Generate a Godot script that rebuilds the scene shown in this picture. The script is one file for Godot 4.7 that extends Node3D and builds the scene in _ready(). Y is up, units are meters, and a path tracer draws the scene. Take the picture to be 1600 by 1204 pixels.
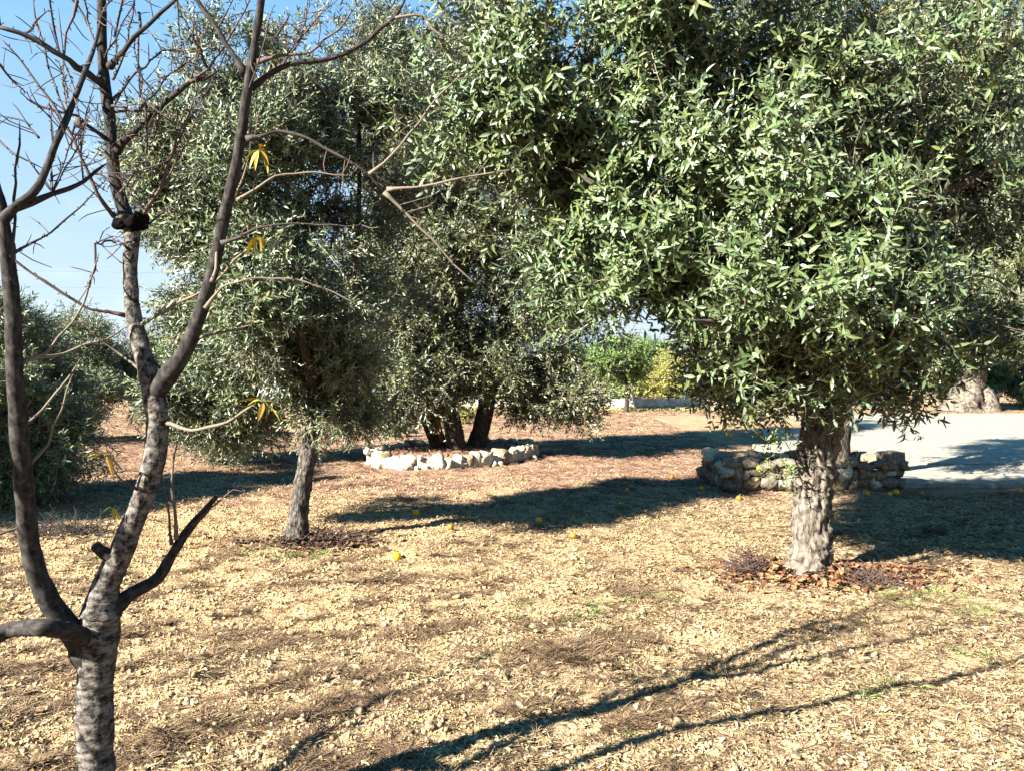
extends Node3D

const DIM := 0.80           # all base colours are scaled to the exposure
const F := 1262.0          # focal length of the photograph, in its pixels
var cam: Camera3D
var rng := RandomNumberGenerator.new()
var n1 := FastNoiseLite.new()
var n2 := FastNoiseLite.new()
var M := {}
var names := {}


# ------------------------------------------------------------------ helpers
func rf(a: float, b: float) -> float:
	return rng.randf_range(a, b)

func rdir() -> Vector3:
	return Vector3(rng.randfn(), rng.randfn(), rng.randfn()).normalized()

func at(px: float, py: float, d: float) -> Vector3:   # a point seen at that pixel, d metres ahead
	return cam.position + cam.basis * (Vector3((px - 800.0) / F, (602.0 - py) / F, -1.0) * d)

func on_ground(px: float, py: float) -> Vector3:
	var v: Vector3 = cam.basis * Vector3((px - 800.0) / F, (602.0 - py) / F, -1.0)
	var p: Vector3 = cam.position - v * (cam.position.y / v.y)
	p.y = height(p.x, p.z)
	return p

func height(x: float, z: float) -> float:
	var near := clampf(1.0 - (-z - 12.0) / 20.0, 0.15, 1.0)
	return near * (0.05 * n1.get_noise_2d(x * 0.5, z * 0.5) + 0.024 * n1.get_noise_2d(x * 2.2 + 40.0, z * 2.2) + 0.018 * n2.get_noise_2d(x * 9.0, z * 9.0))

func numbered(called: String) -> String:
	names[called] = names.get(called, -1) + 1
	return called if names[called] == 0 else "%s_%03d" % [called, names[called]]

func meta(o: Node, label: String, category: String, group := "", kind := "") -> Node:
	if label: o.set_meta("label", label)
	if category: o.set_meta("category", category)
	if group: o.set_meta("group", group)
	if kind: o.set_meta("kind", kind)
	return o

func thing(called: String, label: String, category: String, where := Vector3.ZERO, turn := 0.0, group := "") -> Node3D:
	var o := Node3D.new()
	o.name = numbered(called)
	add_child(o)
	o.position = where
	o.rotation.y = turn
	meta(o, label, category, group)
	return o

var part_names := {}
func part_name(called: String, parent: Node) -> String:
	var key := str(parent.get_instance_id()) + called
	part_names[key] = part_names.get(key, -1) + 1
	return called if part_names[key] == 0 else "%s_%03d" % [called, part_names[key]]

func put(called: String, mesh: Mesh, mat: Material, parent: Node = null) -> MeshInstance3D:
	var o := MeshInstance3D.new()
	o.mesh = mesh
	o.material_override = mat
	if parent == null:
		o.name = numbered(called)
		add_child(o)
	else:
		o.name = part_name(called, parent)
		parent.add_child(o, true)
	return o

func built(called: String, st: SurfaceTool, mat: Material, parent: Node = null) -> MeshInstance3D:
	st.generate_normals()
	return put(called, st.commit(), mat, parent)

func many(called: String, mesh: Mesh, mat: Material, where: Array, tint: PackedColorArray, parent: Node = null) -> MultiMeshInstance3D:
	var m := MultiMesh.new()
	m.transform_format = MultiMesh.TRANSFORM_3D
	m.use_colors = true
	m.mesh = mesh
	m.instance_count = where.size()
	for i in where.size():
		m.set_instance_transform(i, where[i])
		m.set_instance_color(i, tint[i])
	var o := MultiMeshInstance3D.new()
	o.multimesh = m
	o.material_override = mat
	o.set_meta("kind", "stuff")
	if parent == null:
		o.name = numbered(called)
		add_child(o)
	else:
		o.name = part_name(called, parent)
		parent.add_child(o, true)
	return o

func st_new() -> SurfaceTool:
	var st := SurfaceTool.new()
	st.begin(Mesh.PRIMITIVE_TRIANGLES)
	return st

func tri(st: SurfaceTool, a: Vector3, b: Vector3, c: Vector3, out: Vector3, ua := Vector2.ZERO, ub := Vector2.ZERO, uc := Vector2.ZERO) -> void:
	var flip := (a - c).cross(a - b).dot(out) < 0.0
	st.set_uv(ua); st.add_vertex(a)
	if flip:
		st.set_uv(uc); st.add_vertex(c)
		st.set_uv(ub); st.add_vertex(b)
	else:
		st.set_uv(ub); st.add_vertex(b)
		st.set_uv(uc); st.add_vertex(c)

func smooth_path(pts: Array, radii: Array, steps: int) -> Array:
	var P: PackedVector3Array = []
	var R: PackedFloat32Array = []
	for i in pts.size() - 1:
		var a: Vector3 = pts[max(i - 1, 0)]
		var b: Vector3 = pts[i]
		var c: Vector3 = pts[i + 1]
		var d: Vector3 = pts[min(i + 2, pts.size() - 1)]
		for k in steps:
			var t := float(k) / steps
			P.append(b.cubic_interpolate(c, a, d, t))
			R.append(lerpf(radii[i], radii[i + 1], t))
	P.append(pts[-1])
	R.append(radii[-1])
	return [P, R]

# a tapered tube along a path; rough displaces the surface, flute adds lengthwise ridges
func tube(st: SurfaceTool, pts: Array, radii: Array, sides := 6, steps := 3, rough := 0.0, flute := 0.0, vlen := 1.0, off := Vector3.ZERO) -> void:
	var s := smooth_path(pts, radii, steps)
	var P: PackedVector3Array = s[0]
	var R: PackedFloat32Array = s[1]
	var rings := []
	var ref := Vector3(0.31, 0.12, 0.94)
	var len := 0.0
	var vs := []
	for i in P.size():
		var d := (P[min(i + 1, P.size() - 1)] - P[max(i - 1, 0)]).normalized()
		if absf(d.dot(ref)) > 0.95: ref = Vector3(0.9, 0.3, -0.2)
		var x := (ref - d * d.dot(ref)).normalized()
		ref = x
		var y := d.cross(x)
		if i: len += P[i].distance_to(P[i - 1])
		vs.append(len / vlen)
		var ring := PackedVector3Array()
		for k in sides + 1:
			var a := TAU * (k % sides) / sides
			var n := x * cos(a) + y * sin(a)
			var r := R[i]
			if rough > 0.0:
				var q := (P[i] + n * r + off)
				r *= 1.0 + rough * (n2.get_noise_3d(q.x * 28.0, q.y * 14.0, q.z * 28.0) + 0.7 * n2.get_noise_3d(q.x * 9.0, q.y * 5.0, q.z * 9.0))
			if flute > 0.0:
				var w := 1.0 - absf(n1.get_noise_3d(cos(a) * 5.0 + off.x * 9.0, len * 1.6, sin(a) * 5.0 + off.z * 9.0)) * 2.4
				r *= 1.0 + flute * (w - 0.6)
			ring.append(P[i] + n * r)
		rings.append(ring)
	for i in P.size() - 1:
		for k in sides:
			var a: Vector3 = rings[i][k]
			var b: Vector3 = rings[i][k + 1]
			var c: Vector3 = rings[i + 1][k]
			var d: Vector3 = rings[i + 1][k + 1]
			var o := (a + d) * 0.5 - (P[i] + P[i + 1]) * 0.5
			var u0 := float(k) / sides
			var u1 := float(k + 1) / sides
			tri(st, a, b, c, o, Vector2(u0, vs[i]), Vector2(u1, vs[i]), Vector2(u0, vs[i + 1]))
			tri(st, b, d, c, o, Vector2(u1, vs[i]), Vector2(u1, vs[i + 1]), Vector2(u0, vs[i + 1]))
	for e in [0, P.size() - 1]:
		var o := P[e] - P[1 if e == 0 else e - 1]
		for k in sides:
			tri(st, P[e], rings[e][k], rings[e][k + 1], o)

func box(st: SurfaceTool, lo: Vector3, hi: Vector3) -> void:
	var c := (lo + hi) * 0.5
	for ax in 3:
		for s in [0, 1]:
			var q := []
			for k in 4:
				var v := Vector3()
				v[ax] = hi[ax] if s else lo[ax]
				v[(ax + 1) % 3] = hi[(ax + 1) % 3] if k in [1, 2] else lo[(ax + 1) % 3]
				v[(ax + 2) % 3] = hi[(ax + 2) % 3] if k in [2, 3] else lo[(ax + 2) % 3]
				q.append(v)
			var o := Vector3()
			o[ax] = 1.0 if s else -1.0
			st.set_smooth_group(-1)
			tri(st, q[0], q[1], q[2], o)
			tri(st, q[0], q[2], q[3], o)

# a rounded lump: a cube of n x n faces pushed towards a ball and roughened, about 1 across
func lump(n: int, round: float, rough: float, seed: int) -> ArrayMesh:
	var st := st_new()
	var f := func(p: Vector3) -> Vector3:
		var q := p.lerp(p.normalized() * 0.56, round)
		return q * (1.0 + rough * (n1.get_noise_3d(q.x * 3.2 + seed * 7.1, q.y * 3.2, q.z * 3.2) * 1.6 + 0.6 * n1.get_noise_3d(q.x * 9.0, q.y * 9.0 + seed * 3.3, q.z * 9.0)))
	for ax in 3:
		for s in [-0.5, 0.5]:
			for i in n:
				for j in n:
					var q := []
					for k in [[0, 0], [1, 0], [1, 1], [0, 1]]:
						var v := Vector3()
						v[ax] = s
						v[(ax + 1) % 3] = float(i + k[0]) / n - 0.5
						v[(ax + 2) % 3] = float(j + k[1]) / n - 0.5
						q.append(f.call(v))
					tri(st, q[0], q[1], q[2], q[0])
					tri(st, q[0], q[2], q[3], q[0])
	st.generate_normals()
	return st.commit()

# one leaf with an upper and a lower face; along +dir, upper side to up
func leaf(st: SurfaceTool, base: Vector3, dir: Vector3, up: Vector3, L: float, W: float, ctop: Color, cbot: Color, curl := 0.15, fold := 0.25, wide := 0.42) -> void:
	dir = dir.normalized()
	var side := dir.cross(up).normalized()
	up = side.cross(dir).normalized()
	var T := [0.0, wide * 0.5, wide, 0.75, 1.0]
	var Wd := [0.0, 0.78, 1.0, 0.62, 0.0]
	var mid := []
	var lf := []
	var rt := []
	for i in 5:
		var t: float = T[i]
		var p := base + dir * (L * t) - up * (curl * L * t * t)
		var w: float = W * 0.5 * Wd[i]
		mid.append(p)
		lf.append(p - side * w + up * (w * fold))
		rt.append(p + side * w + up * (w * fold))
	for face in [[1.0, ctop, 0.0], [-1.0, cbot, -0.0006]]:
		st.set_color(face[1] * DIM)
		var o: Vector3 = up * float(face[0])
		var sh: Vector3 = up * float(face[2])
		for i in 4:
			for half in [lf, rt]:
				if i == 0:
					flat(st, mid[0] + sh, mid[1] + sh, half[1] + sh, o)
				elif i == 3:
					flat(st, mid[3] + sh, half[3] + sh, mid[4] + sh, o)
				else:
					flat(st, mid[i] + sh, half[i] + sh, mid[i + 1] + sh, o)
					flat(st, half[i] + sh, half[i + 1] + sh, mid[i + 1] + sh, o)

func flat(st: SurfaceTool, a: Vector3, b: Vector3, c: Vector3, out: Vector3) -> void:
	var n := (a - c).cross(a - b)
	var flip := n.dot(out) < 0.0
	st.set_normal((-n if flip else n).normalized().lerp(out, 0.45).normalized())
	st.add_vertex(a)
	st.add_vertex(c if flip else b)
	st.add_vertex(b if flip else c)

func basis_y(dir: Vector3, roll: float, s: Vector3) -> Basis:
	var y := dir.normalized()
	var x := y.cross(Vector3(0.2, 0.3, 0.93)).normalized()
	if x.length() < 0.5: x = y.cross(Vector3.RIGHT).normalized()
	var z := x.cross(y)
	return Basis(x, y, z).rotated(y, roll) * Basis.from_scale(s)

# ------------------------------------------------------------------ materials
func noise_tex(freq: float, stops: Array, size := 512, kind := FastNoiseLite.TYPE_SIMPLEX_SMOOTH, oct := 5, seed := 1, gain := 0.55, warp := 0.0) -> NoiseTexture2D:
	var n := FastNoiseLite.new()
	n.noise_type = kind
	n.seed = seed
	n.frequency = freq
	n.fractal_octaves = oct
	n.fractal_gain = gain
	if warp > 0.0:
		n.domain_warp_enabled = true
		n.domain_warp_amplitude = warp
		n.domain_warp_frequency = freq * 1.5
	var t := NoiseTexture2D.new()
	t.noise = n
	t.width = size
	t.height = size
	t.seamless = true
	if stops.size():
		var g := Gradient.new()
		var off := PackedFloat32Array()
		var col := PackedColorArray()
		for s in stops:
			off.append(s[0])
			col.append(s[1])
		g.offsets = off
		g.colors = col
		t.color_ramp = g
	return t

func lin(r: float, g: float, b: float) -> Color:
	return Color(r * DIM, g * DIM, b * DIM).linear_to_srgb()

func plain(name: String, c: Color, rough := 0.9) -> StandardMaterial3D:
	var m := StandardMaterial3D.new()
	m.resource_name = name
	m.albedo_color = c
	m.roughness = rough
	m.metallic_specular = 0.3
	return m

func bark(name: String, stops: Array, freq: float, scale: Vector3, relief: float, seed: int) -> StandardMaterial3D:
	var m := plain(name, Color.WHITE, 0.92)
	m.albedo_texture = noise_tex(freq, stops, 512, FastNoiseLite.TYPE_SIMPLEX_SMOOTH, 6, seed, 0.72, 0.35 / freq)
	m.uv1_scale = scale
	m.heightmap_enabled = true
	m.heightmap_texture = m.albedo_texture
	m.heightmap_scale = relief
	return m

func materials() -> void:
	# ground: soil grain times the colour of each patch
	var g := plain("dry_soil", Color.WHITE, 0.96)
	g.vertex_color_use_as_albedo = true
	g.albedo_texture = noise_tex(0.035, [[0.18, Color(0.50, 0.47, 0.44)], [0.45, Color(0.86, 0.85, 0.84)], [0.8, Color(1, 1, 1)]], 1024, FastNoiseLite.TYPE_SIMPLEX_SMOOTH, 6, 3, 0.72)
	g.uv1_triplanar = true
	g.uv1_world_triplanar = true
	g.uv1_scale = Vector3(0.62, 0.62, 0.62)
	g.heightmap_enabled = true
	g.heightmap_texture = g.albedo_texture
	g.heightmap_scale = 3.0
	g.metallic_specular = 0.1
	M.ground = g
	for k in ["litter", "pebble", "weed"]:
		var m := plain("dry_" + k, Color.WHITE, 0.85)
		m.vertex_color_use_as_albedo = true
		M[k] = m
	M.litter.backlight_enabled = true
	M.litter.backlight = Color(0.3, 0.3, 0.3)
	var l := plain("olive_leaf", Color.WHITE, 0.48)
	l.vertex_color_use_as_albedo = true
	l.metallic_specular = 0.5
	l.backlight_enabled = true
	l.backlight = Color(0.38, 0.41, 0.22)
	M.leaf = l
	var y := plain("yellow_leaf", Color.WHITE, 0.55)
	y.vertex_color_use_as_albedo = true
	y.backlight_enabled = true
	y.backlight = Color(0.7, 0.65, 0.2)
	M.yellow = y
	M.olive_bark = bark("olive_bark", [[0.22, lin(0.0192, 0.0144, 0.0104)], [0.36, lin(0.0680, 0.0544, 0.0416)], [0.55, lin(0.1240, 0.1040, 0.0824)], [0.85, lin(0.1760, 0.1520, 0.1240)]], 0.012, Vector3(3, 1.0, 1), 1.4, 5)
	M.dark_bark = bark("dark_bark", [[0.25, lin(0.0120, 0.0096, 0.0078)], [0.5, lin(0.0450, 0.0348, 0.0270)], [0.8, lin(0.1200, 0.0990, 0.0780)]], 0.018, Vector3(3, 0.8, 1), 2.0, 8)
	M.slim_bark = bark("slim_bark", [[0.25, lin(0.0136, 0.0109, 0.0088)], [0.45, lin(0.0476, 0.0394, 0.0326)], [0.7, lin(0.1088, 0.0938, 0.0795)], [0.85, lin(0.1768, 0.1578, 0.1360)]], 0.016, Vector3(2, 1.3, 1), 1.5, 18)
	M.branch_bark = bark("branch_bark", [[0.25, lin(0.0450, 0.0360, 0.0270)], [0.6, lin(0.1275, 0.1050, 0.0825)], [0.85, lin(0.1875, 0.1575, 0.1275)]], 0.02, Vector3(1, 3, 1), 0.4, 9)
	# almond bark: pale silver bands across dark bark, bands running round the stem
	M.almond = bark("almond_bark", [[0.26, lin(0.008, 0.007, 0.006)], [0.40, lin(0.030, 0.026, 0.022)], [0.50, lin(0.066, 0.057, 0.048)], [0.66, lin(0.112, 0.099, 0.083)], [0.86, lin(0.195, 0.175, 0.15)]], 0.0105, Vector3(1, 5, 1), 0.7, 12)
	M.almond_dark = bark("almond_dark_bark", [[0.25, lin(0.0052, 0.0046, 0.0041)], [0.40, lin(0.0175, 0.0150, 0.0130)], [0.65, lin(0.0300, 0.0263, 0.0232)], [0.88, lin(0.0594, 0.0532, 0.0465)]], 0.009, Vector3(1, 5, 1), 0.4, 14)
	M.twig_dark = plain("dark_twig", lin(0.0354, 0.0286, 0.0258), 0.7)
	M.twig_red = plain("reddish_twig", lin(0.0720, 0.0468, 0.0378), 0.7)
	M.twig_pale = plain("pale_twig", lin(0.120, 0.098, 0.070), 0.75)
	M.cut = plain("burnt_cut", lin(0.006, 0.005, 0.005), 1.0)
	M.cut.metallic_specular = 0.05
	M.heart = plain("bare_wood", lin(0.22, 0.085, 0.042), 0.85)
	for s in [["pale_stone", Color(0.42, 0.37, 0.275), 21], ["tan_stone", Color(0.22, 0.165, 0.10), 22], ["grey_stone", Color(0.155, 0.13, 0.097), 23], ["clod", Color(0.27, 0.19, 0.105), 24]]:
		var c: Color = s[1]
		var m := plain(s[0], Color.WHITE, 0.95)
		m.albedo_texture = noise_tex(0.02, [[0.2, lin(c.r * 0.45, c.g * 0.42, c.b * 0.38)], [0.45, lin(c.r, c.g, c.b)], [0.8, lin(minf(c.r * 1.25, 0.85), minf(c.g * 1.25, 0.85), minf(c.b * 1.25, 0.8))]], 512, FastNoiseLite.TYPE_SIMPLEX_SMOOTH, 5, s[2])
		m.uv1_triplanar = true
		m.uv1_world_triplanar = true
		m.uv1_scale = Vector3(1.7, 1.7, 1.7)
		m.heightmap_enabled = true
		m.heightmap_texture = m.albedo_texture
		m.heightmap_scale = 2.5
		M[s[0]] = m
	var cm := plain("cement", Color.WHITE, 0.9)
	cm.albedo_texture = noise_tex(0.014, [[0.2, lin(0.1320, 0.1162, 0.0880)], [0.42, lin(0.2156, 0.1954, 0.1566)], [0.6, lin(0.2508, 0.2306, 0.1892)], [0.85, lin(0.2904, 0.2684, 0.2244)]], 1024, FastNoiseLite.TYPE_SIMPLEX_SMOOTH, 7, 31, 0.75)
	cm.uv1_triplanar = true
	cm.uv1_world_triplanar = true
	cm.uv1_scale = Vector3(0.35, 0.35, 0.35)
	M.cement = cm
	var wh := plain("lime_render", Color.WHITE, 0.95)
	wh.albedo_texture = noise_tex(0.01, [[0.2, lin(0.4100, 0.3526, 0.2460)], [0.5, lin(0.5740, 0.5330, 0.4428)], [0.8, lin(0.6396, 0.6150, 0.5576)]], 512, FastNoiseLite.TYPE_SIMPLEX_SMOOTH, 5, 33)
	wh.uv1_triplanar = true
	wh.uv1_world_triplanar = true
	wh.uv1_scale = Vector3(0.5, 0.5, 0.5)
	M.render = wh
	M.post = plain("pale_post", lin(0.46, 0.45, 0.42), 0.8)
	M.wire = plain("galvanised_wire", lin(0.10, 0.10, 0.10), 0.6)
	M.iron = plain("dark_iron", lin(0.05, 0.05, 0.05), 0.6)
	var fr := plain("citrus_peel", lin(0.62, 0.26, 0.008), 0.42)
	fr.heightmap_enabled = true
	fr.heightmap_texture = noise_tex(0.12, [], 256, FastNoiseLite.TYPE_CELLULAR, 1, 41)
	fr.uv1_triplanar = true
	fr.uv1_scale = Vector3(14, 14, 14)
	fr.heightmap_scale = 0.05
	M.peel = fr
	var fr2: StandardMaterial3D = fr.duplicate()
	fr2.albedo_color = lin(0.70, 0.36, 0.010)
	M.peel_yellow = fr2
	var fr3: StandardMaterial3D = fr.duplicate()
	fr3.albedo_color = lin(0.30, 0.125, 0.012)
	M.peel_old = fr3
	M.fruit_stem = plain("fruit_stem", lin(0.12, 0.14, 0.04), 0.8)

# ------------------------------------------------------------------ foliage
# a branchlet about 0.4 m long with narrow two-faced leaves in pairs
func spray(seed: int, L: float, W: float, top: Color, bot: Color, nodes := 9, subs := 3, step := 0.03, wide := 0.42) -> ArrayMesh:
	var r := RandomNumberGenerator.new()
	r.seed = seed
	var st := st_new()
	var twigs := [[Vector3.ZERO, Vector3.UP, nodes + 3]]
	for k in subs:
		var a := TAU * (k + r.randf() * 0.5) / subs
		twigs.append([Vector3.UP * (0.05 + 0.06 * k), Vector3(cos(a) * 0.8, 0.75, sin(a) * 0.8).normalized(), nodes])
	for tw in twigs:
		var p: Vector3 = tw[0]
		var d: Vector3 = tw[1]
		var n: int = tw[2]
		var roll := r.randf() * TAU
		for i in n:
			var q := p + d * step
			var ref := d.cross(Vector3(0.3, 0.1, 0.9)).normalized()
			st.set_color(Color(0.16, 0.13, 0.085))
			var w := 0.0022 * (1.0 - 0.6 * float(i) / n)
			for k in 3:
				var a0 := TAU * k / 3.0
				var a1 := TAU * (k + 1) / 3.0
				var u := ref.rotated(d, a0)
				var v := ref.rotated(d, a1)
				flat(st, p + u * w, p + v * w, q + u * w, u + v)
				flat(st, p + v * w, q + v * w, q + u * w, u + v)
			roll += 1.57 + r.randf_range(-0.3, 0.3)
			for s in [0.0, PI]:
				if r.randf() < 0.14: continue
				var out := ref.rotated(d, roll + s)
				var grow := 0.72 + 0.28 * sin(PI * clampf((i + 1.5) / (n + 1.0), 0, 1))
				var ld := (out * r.randf_range(0.55, 1.1) + d * r.randf_range(0.35, 1.0) + Vector3(r.randf_range(-0.25, 0.25), r.randf_range(-0.25, 0.25), r.randf_range(-0.25, 0.25))).normalized()
				var up := (d * 0.8 - out * 0.5 + Vector3(r.randf_range(-0.6, 0.6), r.randf_range(-0.6, 0.6), r.randf_range(-0.6, 0.6))).normalized()
				var v := r.randf_range(0.6, 1.45)
				var ct := Color(top.r * v * r.randf_range(0.92, 1.12), top.g * v, top.b * v * r.randf_range(0.8, 1.1))
				if r.randf() < 0.012: ct = Color(0.17, 0.15, 0.05)
				var cb := Color(bot.r * v, bot.g * v, bot.b * v)
				leaf(st, q, ld, up, L * grow * r.randf_range(0.55, 1.2), W * r.randf_range(0.7, 1.2), ct, cb, r.randf_range(-0.25, 0.45), r.randf_range(0.05, 0.6), wide)
			p = q
			d = (d + Vector3(r.randf_range(-0.12, 0.12), r.randf_range(-0.12, 0.05), r.randf_range(-0.12, 0.12))).normalized()
	return st.commit()

# fills the envelopes [centre, radii, share] with clumps on branches and the clumps with branchlets
var voids := []           # gaps in the crowns: [centre, radii]

func in_void(p: Vector3) -> bool:
	for v in voids:
		if ((p - v[0]) / v[1]).length() < 1.0: return true
	return false

func crown(t: Node3D, env: Array, joints: Array, n_clump: int, n_spray: int, clump_r: float, mesh: Mesh, sc: Vector2, tint: Color, wood: Material, droop := 0.0, singles := 0, hollow := 2.2, gap := -0.05) -> void:
	var total := 0.0
	for e in env: total += e[2]
	var clumps := []
	var mid := Vector3.ZERO
	for e in env: mid += e[0] * (e[2] / total)
	for k in n_clump:
		var u := rng.randf() * total
		var e: Array = env[0]
		for x in env:
			u -= x[2]
			e = x
			if u <= 0: break
		var v := rdir() * pow(rng.randf(), 1.0 / hollow)
		var c: Vector3 = e[0] + v * e[1]
		if c.y < 0.15: c.y = 0.15 + rng.randf() * 0.2
		clumps.append([c, clump_r * rf(0.65, 1.35)])
	# limbs to the clumps
	var st := st_new()
	for c in clumps:
		var best: Vector3 = joints[0]
		for j in joints:
			if j.distance_to(c[0]) < best.distance_to(c[0]): best = j
		var h := best.lerp(c[0], 0.5) + Vector3(rf(-0.1, 0.1), rf(-0.02, 0.16), rf(-0.1, 0.1))
		var q := best.lerp(c[0], 0.78) + Vector3(rf(-0.08, 0.08), rf(-0.02, 0.1), rf(-0.08, 0.08))
		var s := clampf(best.distance_to(c[0]) / 1.2, 0.5, 1.6) * clump_r / 0.42
		tube(st, [best, h, q, c[0]], [0.013 * s, 0.010 * s, 0.007 * s, 0.003 * s], 5, 3)
		for k in 5:
			var e2: Vector3 = c[0] + rdir() * c[1] * rf(0.6, 1.0)
			var m2: Vector3 = q.lerp(e2, 0.5) + rdir() * 0.05 * s
			tube(st, [q, m2, e2], [0.006 * s, 0.004 * s, 0.002 * s], 4, 2)
	built("branches", st, wood, t).set_meta("kind", "stuff")
	var xs := []
	var cs := PackedColorArray()
	var tries := 0
	while xs.size() < n_spray and tries < n_spray * 6:
		tries += 1
		var c: Array = clumps[rng.randi() % clumps.size()]
		var v := rdir() * (pow(rng.randf(), 0.42) if rng.randf() < 0.88 else rf(1.0, 1.4))
		var p: Vector3 = c[0] + v * Vector3(c[1], c[1] * 0.85, c[1])
		if n1.get_noise_3d(p.x * 1.5, p.y * 1.5, p.z * 1.5) < gap: continue
		if p.y < 0.06 or in_void(p + t.position): continue
		var d := ((p - mid).normalized() * 0.7 + v * 0.7 + Vector3(0, 0.18 - droop, 0) + rdir() * 0.55).normalized()
		var s := rf(sc.x, sc.y)
		xs.append(Transform3D(basis_y(d, rng.randf() * TAU, Vector3(s, s, s)), p - d * 0.12 * s))
		var l := rf(0.7, 1.3)
		var w := rf(-0.1, 0.14)
		cs.append(Color(tint.r * l * (1.0 + w), tint.g * l, tint.b * l * (1.0 - w)))
	if singles:
		var order := range(xs.size())
		order.sort_custom(func(a, b): return xs[a].origin.distance_squared_to(cam.position - t.position) < xs[b].origin.distance_squared_to(cam.position - t.position))
		var rest := []
		var rc := PackedColorArray()
		for k in order.size():
			if k < singles:
				put("leafy_sprig", mesh, M.leaf, t).transform = xs[order[k]]
			else:
				rest.append(xs[order[k]])
				rc.append(cs[order[k]])
		xs = rest
		cs = rc
	many("foliage", mesh, M.leaf, xs, cs, t)

# an envelope given by where it is seen: pixel centre, distance, pixel half sizes and half depth in metres
func env(o: Vector3, px: float, py: float, d: float, rx: float, ry: float, rz: float, share: float) -> Array:
	return [at(px, py, d) - o, Vector3(rx * d / F, ry * d / F, rz), share]


func _ready() -> void:
	# ---- camera, sky, sun, exposure
	cam = Camera3D.new()
	cam.name = "camera"
	cam.position = Vector3(0, 1.6, 0)
	cam.rotation.x = -atan(27.0 / F)
	cam.fov = rad_to_deg(2.0 * atan(602.0 / F))
	cam.far = 900.0
	cam.near = 0.05
	add_child(cam)
	cam.current = true
	var e := Environment.new()
	e.background_mode = Environment.BG_SKY
	e.tonemap_mode = Environment.TONE_MAPPER_LINEAR
	e.tonemap_exposure = 7.4
	e.sdfgi_enabled = true
	e.ssao_enabled = true
	e.ssil_enabled = true
	var pm := ProceduralSkyMaterial.new()
	pm.sky_top_color = lin(0.006, 0.080, 0.186)
	pm.sky_horizon_color = lin(0.150, 0.175, 0.186)
	pm.sky_curve = 0.25
	pm.ground_bottom_color = lin(0.09, 0.065, 0.04)
	pm.ground_horizon_color = lin(0.12, 0.11, 0.10)
	pm.sun_angle_max = 12.0
	pm.sky_cover = cloud_cover()
	var sky := Sky.new()
	sky.sky_material = pm
	e.sky = sky
	var we := WorldEnvironment.new()
	we.name = "world_environment"
	we.environment = e
	add_child(we)
	var sun := DirectionalLight3D.new()
	sun.name = "sun"
	sun.light_energy = 1.6
	sun.light_color = Color(1.0, 0.98, 0.94)
	sun.light_angular_distance = 0.5
	sun.shadow_enabled = true
	add_child(sun)
	var el := deg_to_rad(31.5)
	sun.look_at_from_position(Vector3.ZERO, Vector3(0.81 * cos(el), -sin(el), -0.586 * cos(el)))

	rng.seed = 20
	n1.seed = 4
	n1.frequency = 1.0
	n1.fractal_octaves = 3
	n2.seed = 9
	n2.frequency = 1.0
	n2.fractal_octaves = 2
	materials()
	ground()
	yard()
	far_wall()
	backdrop()
	var A := [0.065, 0.015]
	var sA := spray(1, 0.098, 0.0245, Color(0.088, 0.130, 0.050), Color(0.115, 0.135, 0.085), 8, 3, 0.040)
	var sC := spray(2, 0.078, 0.0155, Color(0.092, 0.119, 0.060), Color(0.14, 0.158, 0.112), 9, 3, 0.032)
	var sD := spray(3, 0.080, 0.0195, Color(0.086, 0.104, 0.050), Color(0.145, 0.155, 0.105), 8, 3, 0.036, 0.5)
	right_olive(sA)
	ring_tree(sD)
	corner_tree(sD)
	left_olive(sC)
	small_olives(sC)
	fruit()
	almond()
	side_almond()
	litter()

func cloud_cover() -> ImageTexture:
	var im := Image.create(1024, 512, false, Image.FORMAT_RGBA8)
	var n := FastNoiseLite.new()
	n.seed = 77
	n.fractal_octaves = 5
	n.frequency = 1.0
	for y in 256:
		var up := (0.5 - (y + 0.5) / 512.0) * PI
		var band := clampf(up / 0.05, 0, 1) * clampf((0.42 - up) / 0.3, 0, 1)
		if band <= 0: continue
		for x in 1024:
			var a := TAU * x / 1024.0
			var v := n.get_noise_3d(cos(a) * 5.0, up * 26.0, sin(a) * 5.0)
			var c := clampf((v - 0.08) * 2.2, 0, 1) * band * 0.55
			if c > 0: im.set_pixel(x, y, Color(0.24, 0.24, 0.25, c))
	return ImageTexture.create_from_image(im)

# ------------------------------------------------------------------ ground
var weed_shade_spots := []      # [centre, half size along the sun's direction, across]: dead weed mats doubling as painted shadow streaks

func weed(x: float, z: float) -> float:  # dead weeds plus shadow streaks painted in, drawn out along the sun
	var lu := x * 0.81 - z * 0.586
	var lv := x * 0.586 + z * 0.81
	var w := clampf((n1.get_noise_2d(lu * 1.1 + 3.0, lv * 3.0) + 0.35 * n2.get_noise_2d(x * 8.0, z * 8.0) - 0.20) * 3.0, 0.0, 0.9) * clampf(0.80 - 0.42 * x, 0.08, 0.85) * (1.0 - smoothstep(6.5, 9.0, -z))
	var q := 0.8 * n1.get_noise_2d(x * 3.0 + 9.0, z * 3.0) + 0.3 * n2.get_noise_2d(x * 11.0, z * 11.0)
	for s in weed_shade_spots:
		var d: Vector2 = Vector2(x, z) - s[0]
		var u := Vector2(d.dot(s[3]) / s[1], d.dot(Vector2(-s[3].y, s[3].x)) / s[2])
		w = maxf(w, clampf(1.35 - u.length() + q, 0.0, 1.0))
	return w

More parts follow.
